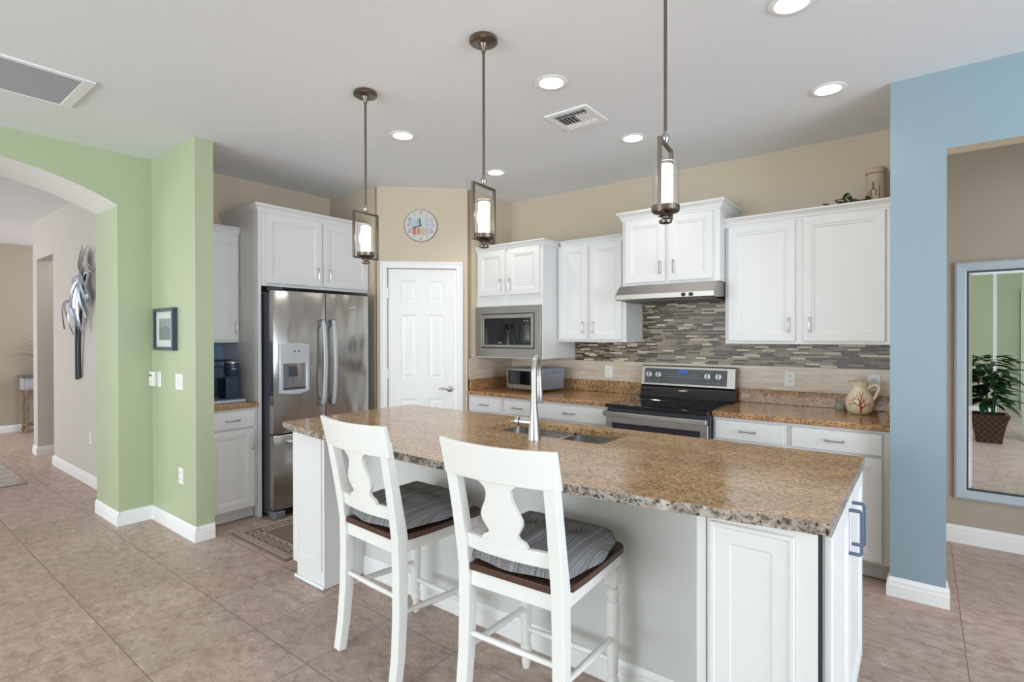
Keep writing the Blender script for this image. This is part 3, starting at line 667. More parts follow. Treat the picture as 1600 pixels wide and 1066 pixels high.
coral(bm, 0, .090, 0, .028, .0028, 2, rn); coral(bm, 0, .075, -.5, .026, .0026, 2, rn); coral(bm, 0, .055, -1.0, .032, .003, 2, rn); coral(bm, 0, .045, 1.0, .028, .003, 2, rn); coral(bm, 0, .070, .6, .024, .0026, 2, rn); mk('painted_coral', bm, m_red, jg)
bm = new(); rn = random.Random(9); coral(bm, -.06, .050, -.2, .03, .0016, 3, rn); coral(bm, -.045, .085, .3, .02, .0014, 2, rn); mk('faded_coral', bm, m_pink, jg)
bm = new(); lathe(bm, [(.028, 0), (.032, .006), (.034, .05), (.031, .05), (.029, .008), (.0, .007)], 20, (-.448, 4.30), z0=.9145); tag(mk('glass_votive', bm, m_dgreen), 'small pale green glass behind the coral jug', 'glass')

# top-of-cabinet decor
cj = thing('wine_canister', 'tall cream canister with a wine bottle picture on top of the right wall cabinet', 'canister', (-.245, 4.22, 2.281))
m_can = mat('aged_cream_print', srgb(196, 176, 154), .6, var=.3, vscale=10)
bm = new(); lathe(bm, [(.052, 0), (.054, .01), (.054, .20), (.056, .204), (.056, .235), (.050, .244), (.02, .248)], 28); cbod = mk('canister_body', bm, m_can, cj)
bm = new(); loft(bm, [[(r*math.cos(2*PI*i/28), r*math.sin(2*PI*i/28), .20+z) for i in range(28)] for r, z in ((.0565, 0), (.0585, .003), (.0565, .006))], cap0=False, cap1=False); mk('lid_band', bm, m_consolew, cj)
def on_can(u, v, k): a = -PI/2-.15+u/.054; r = .0545+k; return (r*math.cos(a), r*math.sin(a), v)
bm = new(); bot = [(-.016, .05), (.018, .05), (.018, .085), (.010, .10), (.005, .112), (.005, .145), (-.005, .145), (-.005, .112), (-.012, .10), (-.016, .085)]
poly(bm, [bot], on_can, .001); mk('bottle_picture', bm, mat('slate_print', srgb(92, 96, 102), .6), cj)
bm = new(); poly(bm, [[(-.03, .02), (-.022, .02), (-.022, .09), (-.03, .09)], ], on_can, .0009); poly(bm, [[(.03, .0), (.036, .0), (.036, .12), (.03, .12)]], on_can, .0009); mk('print_streak', bm, mat('rust_print', srgb(138, 100, 76), .6), cj)
bm = new(); tube(bm, [(.05, -.02, .236), (.060, -.02, .22), (.055, -.025, .19), (.062, -.02, .16)], .006, 8); mk('twine_tassel', bm, m_consolew, cj)
def leaf(bm, p, d, up, ln, wd, curl=.3, n=5):
    p = Vector(p); d = Vector(d).normalized(); up = Vector(up); s = d.cross(up).normalized(); nrm = s.cross(d).normalized(); L_, R2, M_ = [], [], []
    for i in range(n+1):
        t = i/n; w = wd*math.sin(PI*min(1, .08+t*.92))**.8 if t < 1 else 0.0; c = p+d*ln*t-nrm*curl*ln*t*t
        M_.append(bm.verts.new(c-nrm*w*.15)); L_.append(bm.verts.new(c+s*w/2)); R2.append(bm.verts.new(c-s*w/2))
    for i in range(n):
        bm.faces.new((L_[i], L_[i+1], M_[i+1], M_[i])); bm.faces.new((M_[i], M_[i+1], R2[i+1], R2[i]))
iv = thing('ivy_spray', 'trailing green ivy lying on top of the right wall cabinet', 'plant', (-.40, 4.13, 2.281))
rn = random.Random(3); bm = new(); bs = new()
tube(bs, [(-.15, -.02, .012), (-.08, 0, .02), (0, .01, .03), (.07, .0, .03), (.12, .02, .015)], .003, 6)
for k in range(46):
    x = rn.uniform(-.14, .13); h = .02+.05*math.exp(-((x-.0)/.05)**2)
    if -.10 < x < -.06: continue
    leaf(bm, (x, rn.uniform(-.05, .04), rn.uniform(.005, h)), (rn.uniform(-1, 1), rn.uniform(-1, .4), rn.uniform(0, .9)), (0, 0, 1), rn.uniform(.03, .055), rn.uniform(.02, .032))
mk('foliage', bm, m_ivy, iv); mk('stem', bs, m_consolew, iv)

# outlets / switches: local facing -Y
def plate(name, label, loc, rz=0, w=.072, h=.115, kind='outlet', n=1, cat='outlet', group=None):
    t = thing(name, label, cat, loc, rz, group); bm = new(); panel(bm, -w/2, w/2, -h/2, h/2, [(0, 0), (0, .003), (.004, .006)]); mk('cover_plate', bm, m_plate, t, smooth=False)
    for i in range(n):
        cx = (i-(n-1)/2)*.046
        if kind == 'outlet':
            for cz in (-.02, .02):
                bm = new(); panel(bm, cx-.016, cx+.016, cz-.013, cz+.013, [(0, .006), (.001, .0085)]); s = mk('socket', bm, m_plate, t, smooth=False)
                bm = new(); box(bm, cx-.007, cx-.005, -.0092, -.0085, cz-.003, cz+.006); box(bm, cx+.005, cx+.007, -.0092, -.0085, cz-.003, cz+.006); box(bm, cx-.0015, cx+.0015, -.0092, -.0085, cz-.009, cz-.006); mk('slot', bm, m_hole, s)
        else:
            bm = new(); box(bm, cx-.016, cx+.016, -.012, -.006, -.034, .034); mk('rocker', bm, m_trim, t, bev=.002)
    return t
plate('wall_outlet', 'white outlet on the tile left of the stove', (-2.262, 4.358, 1.098), w=.076)
plate('wall_outlet', 'white outlet on the tile right of the stove', (-.775, 4.358, 1.105), w=.076)
plate('wall_outlet', 'white double outlet plate on the tile behind the coral jug', (-.258, 4.358, 1.105), w=.078)
plate('wall_switch', 'white double rocker switch on the green wall below the framed picture', (-4.257, 1.56, 1.097), kind='switch', n=2, w=.118, cat='switch')
plate('wall_outlet', 'white outlet low on the green wall', (-4.232, 1.56, .42))
plate('wall_outlet', 'white outlet low on the pale hall wall', (-6.297, 1.54, .452))
th = thing('wall_keypad', 'small white remote holder at the green wall corner', 'keypad', (-4.722, 1.56, 1.10)); bm = new(); box(bm, -.045, .045, -.03, 0, -.058, .058); mk('casing', bm, m_plate, th, bev=.006)
bm = new(); box(bm, -.03, -.012, -.032, -.030, .02, .034); box(bm, .0, .018, -.032, -.030, .02, .034); mk('button', bm, m_greypanel, th)
tw = thing('wall_switch', 'white single switch plate right of the remote holder', 'switch', (-4.625, 1.56, 1.098)); bm = new(); box(bm, -.037, .037, -.007, 0, -.058, .058); mk('cover_plate', bm, m_plate, tw, bev=.003)
bm = new(); box(bm, -.016, .016, -.012, -.007, -.034, .034); mk('rocker', bm, m_trim, tw, bev=.002)

# framed picture on stub
pf = thing('framed_picture', 'small dark-framed grey landscape print on the green wall', 'picture', (-4.478, 1.56, 1.481))
bm = new(); poly(bm, [[(-.19, -.157), (.19, -.157), (.19, .157), (-.19, .157)], [(-.165, -.132), (.165, -.132), (.165, .132), (-.165, .132)]], lambda u, v, k: (u, -.034+k, v), .033); mk('frame', bm, m_blackframe, pf, bev=.002)
bm = new(); box(bm, -.165, .165, -.016, -.012, -.132, .132); mk('mat_board', bm, m_mat, pf)
bm = new(); box(bm, -.105, .105, -.0175, -.0162, -.08, .08); pp = mk('print', bm, m_photo, pf)
bm = new(); poly(bm, [[(-.104, -.079), (.104, -.079), (.104, .005), (.06, .02), (.0, .03), (-.05, .012), (-.104, .018)]], lambda u, v, k: (u, -.0182+k, v), .0006); mk('hill_shape', bm, m_photo2, pp)

# clock on the diagonal wall
def diag(s, z, off=0): d = Vector((math.cos(da), math.sin(da), 0)); n = Vector((math.sin(da), -math.cos(da), 0)); return Vector((-3.985, 3.11, 0))+d*s+n*off+Vector((0, 0, z))
ck = thing('wall_clock', 'round painted beach-hut wall clock above the pantry door', 'clock', diag(.402, 2.452), da)
bm = new(); lathe(bm, [(.146, 0), (.150, .003), (.150, .015), (.146, .019)], 48); bmesh.ops.transform(bm, matrix=Matrix.Rotation(PI/2, 4, 'X'), verts=bm.verts); mk('rim', bm, mat('worn_grey_rim', srgb(150, 146, 142), .5), ck, ang=30)
bm = new(); lathe(bm, [(.144, .019), (.144, .020)], 48); bmesh.ops.transform(bm, matrix=Matrix.Rotation(PI/2, 4, 'X'), verts=bm.verts); fc_ = mk('face', bm, mat('sky_blue_print', srgb(206, 204, 198), .6, var=.08, vscale=20), ck, ang=30)
cols = [srgb(184, 184, 200), srgb(176, 194, 206), srgb(150, 180, 198), srgb(196, 206, 206), srgb(186, 194, 212), srgb(206, 196, 202)]
low = [srgb(206, 186, 178), srgb(192, 124, 108), srgb(196, 148, 118), srgb(192, 186, 136), srgb(196, 178, 198), srgb(204, 184, 190)]
for i in range(6):
    x0 = -.115+.039*i; hh = math.sqrt(max(0, .14**2-(abs(x0+.018)+.018)**2))
    bm = new(); top = min(hh*.92, .075); poly(bm, [[(x0, -.01), (x0+.034, -.01), (x0+.034, top-.02), (x0+.017, top), (x0, top-.02)]], lambda u, v, k: (u, -.0205-k, v), .0005); mk('painted_hut', bm, mat('hut_paint', cols[i], .6), fc_, smooth=False)
    bm = new(); bt = max(-hh*.9, -.085); poly(bm, [[(x0, bt), (x0+.034, bt), (x0+.034, -.028), (x0+.017, -.012), (x0, -.028)]], lambda u, v, k: (u, -.0205-k, v), .0005); mk('painted_hut', bm, mat('hut_paint', low[i], .6), fc_, smooth=False)
for n_ in range(1, 13):
    cu_ = bpy.data.curves.new('numeral', 'FONT'); cu_.body = str(n_); cu_.size = .030; cu_.align_x = 'CENTER'; cu_.align_y = 'CENTER'; cu_.extrude = .0004
    cu_.materials.append(m_greypanel); tmp = bpy.data.objects.new('numeral', cu_); nme = bpy.data.meshes.new_from_object(tmp); bpy.data.objects.remove(tmp)
    no = bpy.data.objects.new('numeral', nme); C.objects.link(no); no.parent = fc_; a = PI/2-n_*PI/6; no.location = (.118*math.cos(a), -.0215, .118*math.sin(a)); no.rotation_euler = (PI/2, 0, 0)
def hand(ang, ln, w, nm):
    bm = new(); poly(bm, [[(-w, -.01), (w, -.01), (w*1.4, ln*.6), (0, ln), (-w*1.4, ln*.6)]], lambda u, v, k: (u, -.0235-k, v), .001)
    bmesh.ops.rotate(bm, cent=(0, 0, 0), matrix=Matrix.Rotation(ang, 3, 'Y'), verts=bm.verts); mk(nm, bm, m_black, ck)
hand(math.radians(-9), .075, .003, 'hour_hand'); hand(math.radians(252), .095, .0028, 'minute_hand')

# ------------------------------------------------------------------ island
def arcpt(t):   # bowed front edge, t in 0..1 left to right
    x = -3.04+t*(3.04-.197); return (x, 1.672-.135*math.sin(PI*t)**.9)
front = [arcpt(i/28) for i in range(29)]
def rrect(x0, x1, y0, y1, r, n=5):
    out = []
    for cx, cy, a0 in ((x1-r, y1-r, 0), (x0+r, y1-r, PI/2), (x0+r, y0+r, PI), (x1-r, y0+r, 3*PI/2)):
        for i in range(n+1): a = a0+PI/2*i/n; out.append((cx+r*math.cos(a), cy+r*math.sin(a)))
    return out
hole = rrect(-1.93, -1.195, 2.235, 2.56, .05)
bm = new(); poly(bm, [front+[(-.19, 2.68), (-3.04, 2.68)], hole], lambda u, v, k: (u, v, .880+k), .034)
ict = mk('island_countertop', bm, m_gran, bev=.008, seg=3, mats=(m_gran_edge,)); face_mats(ict, lambda p: 1 if abs(p.normal.z) < .5 and not (-1.98 < p.center.x < -1.15 and 2.2 < p.center.y < 2.6) else 0)
tag(ict, 'large speckled granite island countertop with a bowed seating edge', 'countertop')
wall('wall_island', -2.648, -.566, 1.975, 2.03, 0, .878, m_knee)
baseboard('baseboard_island', (-2.648, 1.975), (-.566, 1.975), h=.11, ext=0)
il = thing('island_cabinet', 'white left end cabinet of the island beside the left stool', 'cabinet', (-2.975, 1.70, 0))
bm = new(); box(bm, 0, .325, 0, .93, .09, .878); box(bm, .045, .325, .0, .93, .003, .09); mk('cabinet_body', bm, m_white, il, bev=.0015)
bm = new(); panel(bm, .02, .305, .10, .86, [(0, 0), (0, .006), (.002, .008), (.05, .008), (.056, .003), (.06, .003)]); mk('end_panel', bm, m_white, il, smooth=False)
bm = new(); box(bm, .03, .328, -.012, -.0005, .003, .022); mk('shoe_moulding', bm, m_trim, il, bev=.003)
ir = thing('island_cabinet', 'white right end cabinet of the island with two doors facing the blue wall', 'cabinet', (-.562, 1.695, 0))
bm = new(); box(bm, 0, .345, 0, .93, .10, .878); box(bm, 0, .29, 0, .93, .003, .10); box(bm, 0, .345, 0, .02, .003, .10); mk('cabinet_body', bm, m_white, ir, bev=.0015)
bm = new(); box(bm, .0, .030, -.022, -.0005, .004, .876); mk('corner_stile', bm, m_white, ir, bev=.002)
bm = new(); panel(bm, .034, .335, .004, .876, [(0, 0), (0, .022)], 0); mk('end_board', bm, m_white, ir, smooth=False)
bm = new(); panel(bm, .042, .278, .03, .858, [(0, .0225), (0, .028), (.003, .031), (.012, .031), (.016, .027), (.058, .027), (.064, .021+.003), (.07, .024)], 0); mk('end_panel', bm, m_white, ir, smooth=False)
bm = new(); box(bm, .335, .3445, -.021, -.0005, .004, .876); mk('shadow_gap', bm, m_gap, ir)
def side_door(y0, y1, hy, zb=.105):
    bm = new(); panel(bm, 0, y1-y0, zb, .868, RING); bmesh.ops.transform(bm, matrix=Matrix.Translation((.347, y0, 0)) @ Matrix.Rotation(R90, 4, 'Z'), verts=bm.verts)
    d = mk('door', bm, m_white, ir, smooth=False)
    bm = new(); x = .367; bar(bm, [(x, hy, .84), (x+.032, hy, .84), (x+.036, hy, .835), (x+.036, hy, .70), (x+.032, hy, .695), (x, hy, .695)], .010, .010, Vector((0, 1, 0))); mk('handle', bm, m_daylitpull, d, bev=.002)
side_door(.005, .455, .41); side_door(.463, .925, .51)
for k in range(3):
    pass
ib = thing('island_cabinet', 'white sink base cabinets on the stove side of the island', 'cabinet', (-2.646, 2.035, 0))
bm = new(); box(bm, 0, 2.08, .0, .595, .004, .10); box(bm, 0, .66, 0, .61, .10, .878); box(bm, 1.50, 2.08, 0, .61, .10, .878); box(bm, .661, 1.499, 0, .61, .10, .62); box(bm, .661, 1.499, .60, .61, .62, .878); mk('cabinet_body', bm, m_white, ib)
# sink
sk = thing('sink', 'double-bowl stainless undermount sink in the island', 'sink', (0, 0, 0))
def bowl(x0, x1, y0, y1):
    bm = new(); rings = [[(u, v, z) for u, v in rrect(x0+i, x1-i, y0+i, y1-i, r)] for i, r, z in ((-.010, .06, .8785), (-.0, .05, .8785), (0, .05, .85), (.004, .05, .72), (.02, .06, .695), (.12, .03, .69))]
    loft(bm, rings, cap0=False); o = mk('bowl', bm, m_sink, sk, ang=60)
    s = o.modifiers.new('s', 'SOLIDIFY'); s.thickness = -.0015; return o
b1 = bowl(-1.93, -1.535, 2.235, 2.56); b2 = bowl(-1.515, -1.195, 2.235, 2.56)
bm = new(); box(bm, -1.533, -1.517, 2.24, 2.555, .84, .872); mk('divider', bm, m_steelh, sk, bev=.004)
for b_, x in ((b1, -1.73), (b2, -1.355)):
    bm = new(); lathe(bm, [(.042, .6915), (.040, .695), (.03, .694), (.02, .692)], 24, (x, 2.40)); mk('drain', bm, m_chrome, b_)
# faucet
fa = thing('faucet', 'tall brushed-steel pull-down faucet on the island', 'faucet', (-1.517, 2.135, .9145), math.radians(25))
bm = new(); lathe(bm, [(.034, 0), (.034, .004), (.031, .02), (.026, .08), (.021, .13), (.0165, .17), (.0155, .23)], 28, cap=True); mk('body', bm, m_brushed, fa)
bm = new(); pts = [(0, 0, .22), (0, 0, .31)]+[(0, .072-.072*math.cos(a), .325+.078*math.sin(a)) for a in [PI*i/12 for i in range(13)]]+[(0, .147, .30)]
tube(bm, pts, .0145, 14); mk('gooseneck', bm, m_brushed, fa)
bm = new(); tube(bm, [(0, .147, .305), (0, .149, .28), (0, .155, .22), (0, .160, .175), (0, .161, .165)], [.0150, .0165, .019, .022, .020], 16); mk('spray_head', bm, m_brushed, fa)
bm = new(); tube(bm, [(0, 0, .085), (-.092, .01, .089)], .0225, 18); lv = mk('side_valve', bm, m_brushed, fa)
bm = new(); tube(bm, [(-.070, .0078, .088), (-.076, .0084, .0883)], .0234, 18); mk('valve_ring', bm, m_black, lv)
bm = new(); tube(bm, [(-.09, .01, .088), (-.105, .012, .086), (-.12, .015, .082)], [.016, .010, .007], 10); mk('lever', bm, m_brushed, fa)

# ------------------------------------------------------------------ stools
def make_stool(label):
    t = thing('counter_stool', label, 'stool', group='white counter stools at the island')
    for s in (-1, 1):
        bm = new(); P = [(-.258, 0), (-.240, .12), (-.228, .28), (-.224, .45), (-.226, .60), (-.236, .66), (-.262, .80), (-.290, .94), (-.302, 1.0)]
        xx = [.205, .203, .198, .195, .194, .194, .197, .200, .202]
        bar(bm, [(s*xx[i], P[i][0], P[i][1]) for i in range(9)], .046, [.038, .042, .046, .05, .054, .05, .042, .038, .034]); mk('rear_leg', bm, m_chairw, t, bev=.003)
        bm = new(); prof = [(.014, 0), (.017, .01), (.020, .03), (.014, .05), (.022, .07), (.025, .085), (.022, .10), (.015, .105), (.020, .12), (.024, .25), (.026, .36), (.024, .40), (.017, .405), (.024, .42), (.026, .435), (.022, .45), (.016, .455), (.022, .47)]
        lathe(bm, prof, 20, (s*.20, .178)); box(bm, s*.20-.024, s*.20+.024, .154, .202, .468, .53); mk('front_leg', bm, m_chairw, t, ang=35)
        bm = new(); tube(bm, [(s*.198, -.205, .285), (s*.20, -.0, .27), (s*.20, .165, .262)], [.010, .0145, .010], 12); mk('side_stretcher', bm, m_chairw, t)
    bm = new(); tube(bm, [(-.185, .178, .17), (0, .178, .17), (.185, .178, .17)], [.010, .0145, .010], 12); mk('front_stretcher', bm, m_chairw, t)
    bm = new(); tube(bm, [(-.18, -.226, .345), (0, -.226, .345), (.18, -.226, .345)], [.010, .0125, .010], 12); mk('rear_stretcher', bm, m_chairw, t)
    bm = new(); box(bm, -.172, .172, -.236, -.214, .525, .585); box(bm, -.175, .175, .176, .198, .535, .585)
    for s in (-1, 1): box(bm, s*.205-.011, s*.205+.011, -.198, .154, .535, .585)
    box(bm, -.222, .222, .15, .204, .5305, .585); mk('apron', bm, m_chairw, t, bev=.003)
    bm = new(); ol = [(-.168, -.247), (.168, -.247), (.168, -.195), (.225, -.195)]+[(.232, -.1), (.236, .1)]+[(.236-.05*(1-math.cos(a)), .19+.05*math.sin(a)) for a in [PI/2*i/5 for i in range(6)]]+[(-.236+.05*(1-math.cos(a)), .19+.05*math.sin(a)) for a in [PI/2*(5-i)/5 for i in range(6)]]+[(-.236, .1), (-.232, -.1), (-.225, -.195), (-.168, -.195)]
    poly(bm, [ol], lambda u, v, k: (u, v, .586+k), .024); mk('seat', bm, m_seatwood, t, bev=.005)
    # crest rail
    bm = new(); rings = []
    for i in range(17):
        u = -1+2*i/16; x = u*.235; bow = -.032*(1-u*u); zt_ = 1.072-.004*(1-u*u); zb = .943
        rings.append([(x, -.281+bow, zb), (x, -.303+bow, zb), (x, -.337+bow, zt_), (x, -.330+bow, zt_+.002), (x, -.315+bow, zt_)])
    loft(bm, rings); mk('crest_rail', bm, m_chairw, t, bev=.003)
    bm = new(); rings = []
    for i in range(13):
        u = -1+2*i/12; x = u*.178; bow = -.018*(1-u*u); rings.append([(x, -.226+bow, .668), (x, -.248+bow, .668), (x, -.256+bow, .722), (x, -.234+bow, .722)])
    loft(bm, rings); mk('lower_rail', bm, m_chairw, t, bev=.003)
    bm = new(); W_ = [(.718, .088), (.728, .094), (.742, .085), (.752, .062), (.762, .058), (.78, .070), (.80, .082), (.82, .083), (.845, .072), (.87, .058), (.895, .050), (.915, .052), (.93, .066), (.938, .078), (.95, .080)]
    rings = []
    for z, hw in W_:
        f = (z-.70)/.25; yb_ = -.262-.052*f; rings.append([(-hw, yb_+.012, z), (0, yb_+.006, z), (hw, yb_+.012, z), (hw, yb_-.004, z), (0, yb_-.010, z), (-hw, yb_-.004, z)])
    loft(bm, rings); mk('splat', bm, m_chairw, t, ang=35)
    return t
s1 = make_stool('white counter stool with dark seat nearest the refrigerator, left of the pair')
s2 = dup(s1, (-1.138, 1.672, 0), math.radians(3.5), 'white counter stool with dark seat in front of the sink, right of the pair')
s1.location = (-1.885, 1.675, 0); s1.rotation_euler = (0, 0, math.radians(-3))
def make_cushion():
    n = 36; bm = new(); top = [[None]*(n+1) for _ in range(n+1)]; bot = [[None]*(n+1) for _ in range(n+1)]
    tuf = [(-.085, -.08), (.085, -.08), (-.085, .09), (.085, .09)]
    for i in range(n+1):
        for j in range(n+1):
            u = -1+2*i/n; v = -1+2*j/n; x = u*math.sqrt(1-v*v*.30)*.213*1.13; y = v*math.sqrt(1-u*u*.30)*.213*1.15
            th_ = math.atan2(y, x); k_ = 1+.018*math.cos(8*th_); x *= k_; y *= k_; e_ = max(0, 1-max(abs(u), abs(v))**3.0)**.5; h = .076*e_
            for tx, ty in tuf: d2 = (x-tx)**2+(y-ty)**2; h -= (.026*math.exp(-d2/.0007)+.021*math.exp(-d2/.0032))*e_
            h -= .006*math.exp(-(x/.03)**2)*e_*0+.004*math.sin(5*math.atan2(y, x))*e_*.5
            top[i][j] = bm.verts.new((x, y, max(h, .001)+.018)); 
            bot[i][j] = bm.verts.new((x*.97, y*.97, .018-.0175*e_))
    for i in range(n):
        for j in range(n):
            bm.faces.new((top[i][j], top[i+1][j], top[i+1][j+1], top[i][j+1])); bm.faces.new((bot[i][j], bot[i][j+1], bot[i+1][j+1], bot[i+1][j]))
    for i in range(n):
        bm.faces.new((top[i+1][0], top[i][0], bot[i][0], bot[i+1][0])); bm.faces.new((top[i][n], top[i+1][n], bot[i+1][n], bot[i][n]))
        bm.faces.new((top[0][i], top[0][i+1], bot[0][i+1], bot[0][i])); bm.faces.new((top[n][i+1], top[n][i], bot[n][i], bot[n][i+1]))
    o = mk('seat_cushion', bm, m_cush, ang=80); b_ = new()
    for tx, ty in tuf: lathe(b_, [(.008, .038), (.008, .044), (.003, .046)], 10, (tx, ty))
    mk('tuft_button', b_, m_cush, o)
    return o
cu1 = tag(make_cushion(), 'grey striped tufted cushion on the left counter stool', 'cushion', 'striped stool cushions')
cu2 = dup(cu1, label='grey striped tufted cushion on the right counter stool')
for c_, s_ in ((cu1, s1), (cu2, s2)):
    c_.rotation_euler = s_.rotation_euler; a = s_.rotation_euler.z; oy = -.012
    c_.location = (s_.location.x-oy*math.sin(a), s_.location.y+oy*math.cos(a), .6105)

# ------------------------------------------------------------------ ceiling things
def downlight(x, y, label):
    t = thing('recessed_light', label, 'ceiling light', (x, y, H), 0, 'recessed ceiling lights')
    bm = new(); rings = [(.066, -.001), (.088, -.001), (.090, -.004), (.086, -.007), (.067, -.007), (.061, .004), (.050, .045), (.045, .050), (.045, .056), (.066, .056)]
    loft(bm, [[(r*math.cos(2*PI*i/36), r*math.sin(2*PI*i/36), z) for i in range(36)] for r, z in rings]+[], cap0=False, cap1=False); mk('trim_ring', bm, m_trim, t, ang=50)
    bm = new(); lathe(bm, [(.0445, .049), (.0448, .055)], 32); mk('lens', bm, m_lamp, t)
    return t
lab = ['recessed light nearest the ceiling air vent, between the middle and right pendants', 'recessed light between the left and middle pendant rods', 'recessed light in the far corner near the pantry wall', 'recessed light in front of the raised range hood cabinet', 'recessed light above the wide right wall cabinet', 'recessed light cut by the top edge of the photo']
for (x, y, i) in lights_xy:
    downlight(x, y, lab[i])
    l = bpy.data.lights.new('downlight_glow', 'SPOT'); l.energy = {0: 8, 1: 13, 2: 11, 3: 8, 4: 5, 5: 5}[i]; l.color = (1, .93, .84); l.spot_size = math.radians(120); l.spot_blend = .8; l.shadow_soft_size = .05
    o = bpy.data.objects.new('downlight_glow', l); C.objects.link(o); o.location = (x, y, H-.02)
av = thing('air_vent', 'square white louvred supply vent in the kitchen ceiling', 'vent', (-1.735, 2.915, H))
bm = new(); poly(bm, [[(-.15, -.15), (.15, -.15), (.15, .15), (-.15, .15)], [(-.112, -.112), (.112, -.112), (.112, .112), (-.112, .112)]], lambda u, v, k: (u, v, -.012+k), .0115); mk('frame', bm, m_trim, av, bev=.003)
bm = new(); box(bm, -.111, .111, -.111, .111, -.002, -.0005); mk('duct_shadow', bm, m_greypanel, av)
bm = new()
for k in range(2): bar(bm, [(-.11, -.095+.03*k, -.007), (.11, -.095+.03*k, -.007)], .022, .0015, Vector((0, .8, .6)))
for k in range(2): bar(bm, [(-.11, .095-.03*k, -.007), (.11, .095-.03*k, -.007)], .022, .0015, Vector((0, .8, -.6)))
for k in range(9):
    s = 1 if k > 4 else -1; bar(bm, [(-.10+.025*k, -.05, -.007), (-.10+.025*k, .055, -.007)], .018, .0015, Vector((.8, 0, .6*s)))
mk('louvre', bm, m_trim, av)
rgl = thing('return_air_grille', 'large rectangular return air grille in the ceiling by the arch', 'grille', (-3.80, .45, H))
bm = new(); poly(bm, [[(-.255, -.45), (.255, -.45), (.255, .45), (-.255, .45)], [(-.225, -.42), (.225, -.42), (.225, .395), (-.225, .395)]], lambda u, v, k: (u, v, -.014+k), .0135); mk('frame', bm, m_trim, rgl, bev=.004)
bm = new(); box(bm, -.224, .224, -.419, .394, -.003, -.0005); mk('filter', bm, mat('grey_filter', srgb(150, 153, 156), .8), rgl)
bm = new()
for k in range(36): bar(bm, [(-.218+.0125*k, -.419, -.008), (-.218+.0125*k, .394, -.008)], .010, .0015, Vector((.7, 0, .7)))
mk('louvre', bm, mat('grey_louvre', srgb(172, 175, 178), .6), rgl)

def pendant(label):
    t = thing('pendant_light', label, 'pendant light', (0, 0, 0), 0, 'bronze pendants over the island')
    bm = new(); lathe(bm, [(.060, 2.809), (.066, 2.80), (.066, 2.79), (.055, 2.783), (.02, 2.782), (.012, 2.76), (.009, 2.745)], 32); mk('canopy', bm, m_bronze, t)
    bm = new(); tube(bm, [(0, 0, 2.75), (0, 0, 2.165)], .0062, 12); mk('rod', bm, m_bronze, t)
    bm = new(); lathe(bm, [(.007, 2.128), (.012, 2.138), (.015, 2.15), (.012, 2.162), (.007, 2.172)], 20); mk('knuckle', bm, m_pewter, t)
    bm = new(); w2 = .082
    for s in (-1, 1): box(bm, s*w2-.005, s*w2+.005, -.007, .007, 1.865, 2.128)
    box(bm, -w2+.005, w2-.005, -.007, .007, 2.118, 2.128); box(bm, -w2+.005, w2-.005, -.007, .007, 1.865, 1.875); mk('frame', bm, m_bronze, t, bev=.0015)
    bm = new(); lathe(bm, [(.012, 1.836), (.022, 1.839), (.024, 1.848), (.012, 1.855), (.012, 1.862), (.026, 1.8635)], 24); mk('finial', bm, m_bronze, t)
    bm = new(); lathe(bm, [(.02, 1.876), (.045, 1.877), (.050, 1.882), (.050, 1.900), (.047, 1.902), (.02, 1.902)], 32); mk('cup', bm, m_bronze, t)
    bm = new(); lathe(bm, [(.046, 1.903), (.046, 2.054), (.044, 2.054), (.044, 1.903)], 36, cap=False); mk('clear_glass', bm, m_glass, t)
    bm = new(); lathe(bm, [(.026, 1.904), (.0265, 2.046), (.024, 2.049), (.02, 2.049)], 32); mk('opal_shade', bm, m_frost, t)
    return t
p1 = pendant('bronze pendant light nearest the refrigerator, leftmost of the three')
p2 = dup(p1, (-1.612, 1.87, 0), R90+.08, 'bronze pendant light over the middle of the island'); p3 = dup(p1, (-.74, 1.87, 0), R90+.13, 'bronze pendant light hanging in front of the range hood cabinet')
p1.location = (-2.495, 1.87, 0); p1.rotation_euler = (0, 0, R90+.03)
for x in (-2.495, -1.612, -.74): point('pendant_glow', (x, 1.80, 1.98), 1.2, (1, .84, .66), .05)

